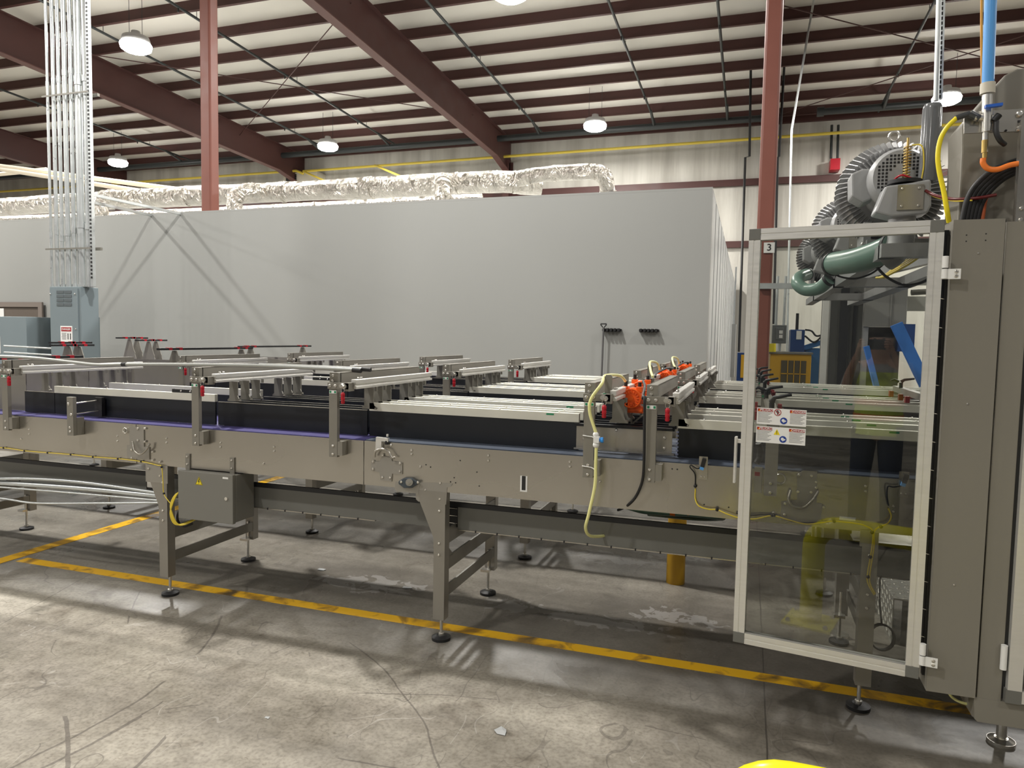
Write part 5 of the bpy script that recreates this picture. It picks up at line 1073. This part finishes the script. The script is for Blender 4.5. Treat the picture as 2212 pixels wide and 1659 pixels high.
# ================= NEAR YELLOW GUARD RAIL =================
t = thing('guard_rail', 'bright yellow guard rail at the bottom edge of the photo', 'guard rail', (.4, 1.8, 0))
m = MB(); m.tube([(0, 1.7, .01), (0, 1.7, .44)]+[(.13-.13*math.cos(q), 1.7, .44+.13*math.sin(q)) for q in [k*PI/16 for k in range(1, 9)]]+[(1.6, 1.7, .57)], .06, 24)
m.build('rail', YELRAIL, t)
MB().box(-.13, .13, 1.57, 1.83, 0, .012).bolts([(x, y, .012) for x in (-.1, .1) for y in (1.6, 1.8)], .014, .02, (0, 0, 1)).build('base_plate', YELRAIL, t)
# ================= PHOTOGRAPHER (stands behind the camera; the door glass mirrors them) =================
def figure():
    V, E, Rr = [], [], []
    def n(p, r, par=None):
        V.append(p); Rr.append(r)
        if par is not None: E.append((par, len(V)-1))
        return len(V)-1
    y = -.36
    pel = n((0, y, .96), (.15, .105)); wst = n((0, y, 1.10), (.135, .10), pel); ch = n((0, y, 1.28), (.16, .115), wst); up = n((0, y, 1.40), (.12, .09), ch)
    nk = n((0, y+.02, 1.49), (.058, .058), up); h1 = n((0, y+.045, 1.56), (.072, .08), nk); h2 = n((0, y+.04, 1.64), (.078, .092), h1); h3 = n((0, y+.03, 1.71), (.062, .075), h2)
    n((0, y+.145, 1.605), (.012, .014), h2)
    for s in (-1, 1):
        n((s*.085, y+.035, 1.62), (.010, .02), h2)
        sh = n((s*.175, y, 1.415), (.062, .06), up); el = n((s*.235, y+.10, 1.20), (.042, .044), sh); fo = n((s*.19, y+.20, 1.37), (.036, .036), el); wr = n((s*.125, y+.27, 1.52), (.026, .022), fo)
        pa = n((s*.108, y+.30, 1.575), (.034, .018), wr)
        for k, (dx, dz, L) in enumerate(((.0, .045, .026), (-.006, .028, .03), (-.008, .010, .028), (-.006, -.008, .022))):
            a = n((s*(.104+dx*.3), y+.325, 1.585+dz*.75), (.0088, .0088), pa); b = n((s*(.098+dx), y+.347, 1.588+dz), (.0082, .0082), a); n((s*(.072+dx), y+.352, 1.588+dz), (.0072, .0072), b)
        a = n((s*.100, y+.305, 1.555), (.011, .011), pa); b = n((s*.086, y+.318, 1.553), (.010, .010), a); n((s*.066, y+.324, 1.563), (.008, .008), b)
        hp = n((s*.095, y, .90), (.088, .092), pel); kn = n((s*.11, y+.02, .50), (.058, .06), hp); an = n((s*.12, y-.01, .09), (.038, .042), kn); n((s*.125, y+.10, .045), (.035, .028), an)
    me = bpy.data.meshes.new('body'); me.from_pydata(V, E, [])
    o = bpy.data.objects.new('body', me); C.objects.link(o)
    m = o.modifiers.new('skin', 'SKIN'); m.use_smooth_shade = True
    for i, r in enumerate(Rr): me.skin_vertices[0].data[i].radius = r
    me.skin_vertices[0].data[0].use_root = True
    o.modifiers.new('sub', 'SUBSURF').levels = 2; o.modifiers[-1].render_levels = 2
    me.materials.append(mat('skin_tone', (.52, .30, .21), .5)); return o
t = thing('person', 'person in a hi-vis vest holding up a phone, seen only mirrored in the door glass', 'person', (0, 0, 0))
b = figure(); b.parent = t
def rings(rs, name, m, seg=28):
    vs, fs = [], []
    for (cx, cy, z, a, bb) in rs: vs += [(cx+a*math.cos(2*PI*k/seg), cy+bb*math.sin(2*PI*k/seg), z) for k in range(seg)]
    for i in range(len(rs)-1): fs += [(i*seg+k, i*seg+(k+1) % seg, (i+1)*seg+(k+1) % seg, (i+1)*seg+k) for k in range(seg)]
    q = MB(); q.add(vs, fs, True); return q.build(name, m, t)
Y0 = -.36
rings([(0, Y0, .92, .175, .125), (0, Y0, 1.10, .165, .12), (0, Y0, 1.28, .19, .135), (0, Y0, 1.40, .165, .115), (0, Y0, 1.46, .09, .08)], 'shirt', mat('grey_shirt', (.30, .30, .30), .8))
rings([(0, Y0, .88, .185, .135), (0, Y0, 1.10, .175, .13), (0, Y0, 1.28, .20, .145), (0, Y0, 1.38, .165, .125)], 'hi_vis_vest', mat('hi_vis_yellow', (.62, .78, .06), .7))
for z in (1.0, 1.12): rings([(0, Y0, z, .184, .139), (0, Y0, z+.045, .184, .139)], 'vest_stripe', mat('vest_orange', (.85, .25, .05), .6))
for s in (-1, 1):
    q = MB(); q.tube([(s*.155, Y0, 1.425), (s*.20, Y0+.04, 1.33), (s*.232, Y0+.09, 1.215)], [.072, .064, .056], 16); q.build('sleeve', mat('grey_shirt', (.30, .30, .30), .8), t)
    q = MB(); q.tube([(s*.09, Y0, .95), (s*.10, Y0+.01, .72), (s*.112, Y0+.02, .50), (s*.12, Y0, .10)], [.10, .088, .075, .065], 18); q.build('trouser_leg', mat('dark_jeans', (.03, .04, .07), .8), t)
    q = MB(); q.sph((s*.125, Y0+.06, .05), .05, 10, (1, 2.5, .95)); q.build('shoe', BLACK, t)
    q = MB(); q.sph((s*.032, Y0+.128, 1.635), .012, 8); q.build('eye', INK, t)
q = MB(); q.sph((0, Y0+.02, 1.685), .098, 14, (1, 1.15, .85)); q.build('hair', mat('dark_hair', (.03, .022, .016), .7), t)
q = MB(); q.tube([(-.022, Y0+.135, 1.572), (0, Y0+.142, 1.570), (.022, Y0+.135, 1.572)], .006, 8); q.build('mouth', mat('lip_tone', (.35, .12, .10), .5), t)
tag(MB().box(-.078, .078, -.022, -.012, 1.558, 1.636).build('phone', BLACK, None, .004), 'black phone held level in both hands of the person in the vest', 'phone')
# clear plastic scraps on the floor
for k, (x, y, l) in enumerate((((-1.8393, 2.3961, 0)[0], (-1.8393, 2.3961, 0)[1], 'tiny white plastic scrap on the open floor at lower centre-left'), ((-0.8949, 2.6377, 0)[0], (-0.8949, 2.6377, 0)[1], 'pale plastic scrap on the open floor at bottom centre'), ((-2.685, 4.0849, 0)[0], (-2.685, 4.0849, 0)[1], 'crumpled clear plastic behind the left leg frame'), ((-1.9915, 3.9745, 0)[0], (-1.9915, 3.9745, 0)[1], 'crumpled clear plastic left of the centre leg'))):
    s_ = (.010, .022, .022, .022)[k]; q = MB(); pts = []
    for i in range(7): a = 2*PI*i/7; r = s_*(.5+random.random()); pts.append((x+r*math.cos(a)*1.3, y+r*math.sin(a), .001+random.random()*s_*.35))
    pts.append((x+s_*.4, y, s_*.3)); pts.append((x, y, 0)); q.add(pts, [(i, (i+1) % 7, 7) for i in range(7)]+[((i+1) % 7, i, 8) for i in range(7)])
    tag(q.build('plastic_scrap', mat('clear_white_film', (.42, .43, .43), .3)), l, 'scrap', 'plastic scraps on the floor')
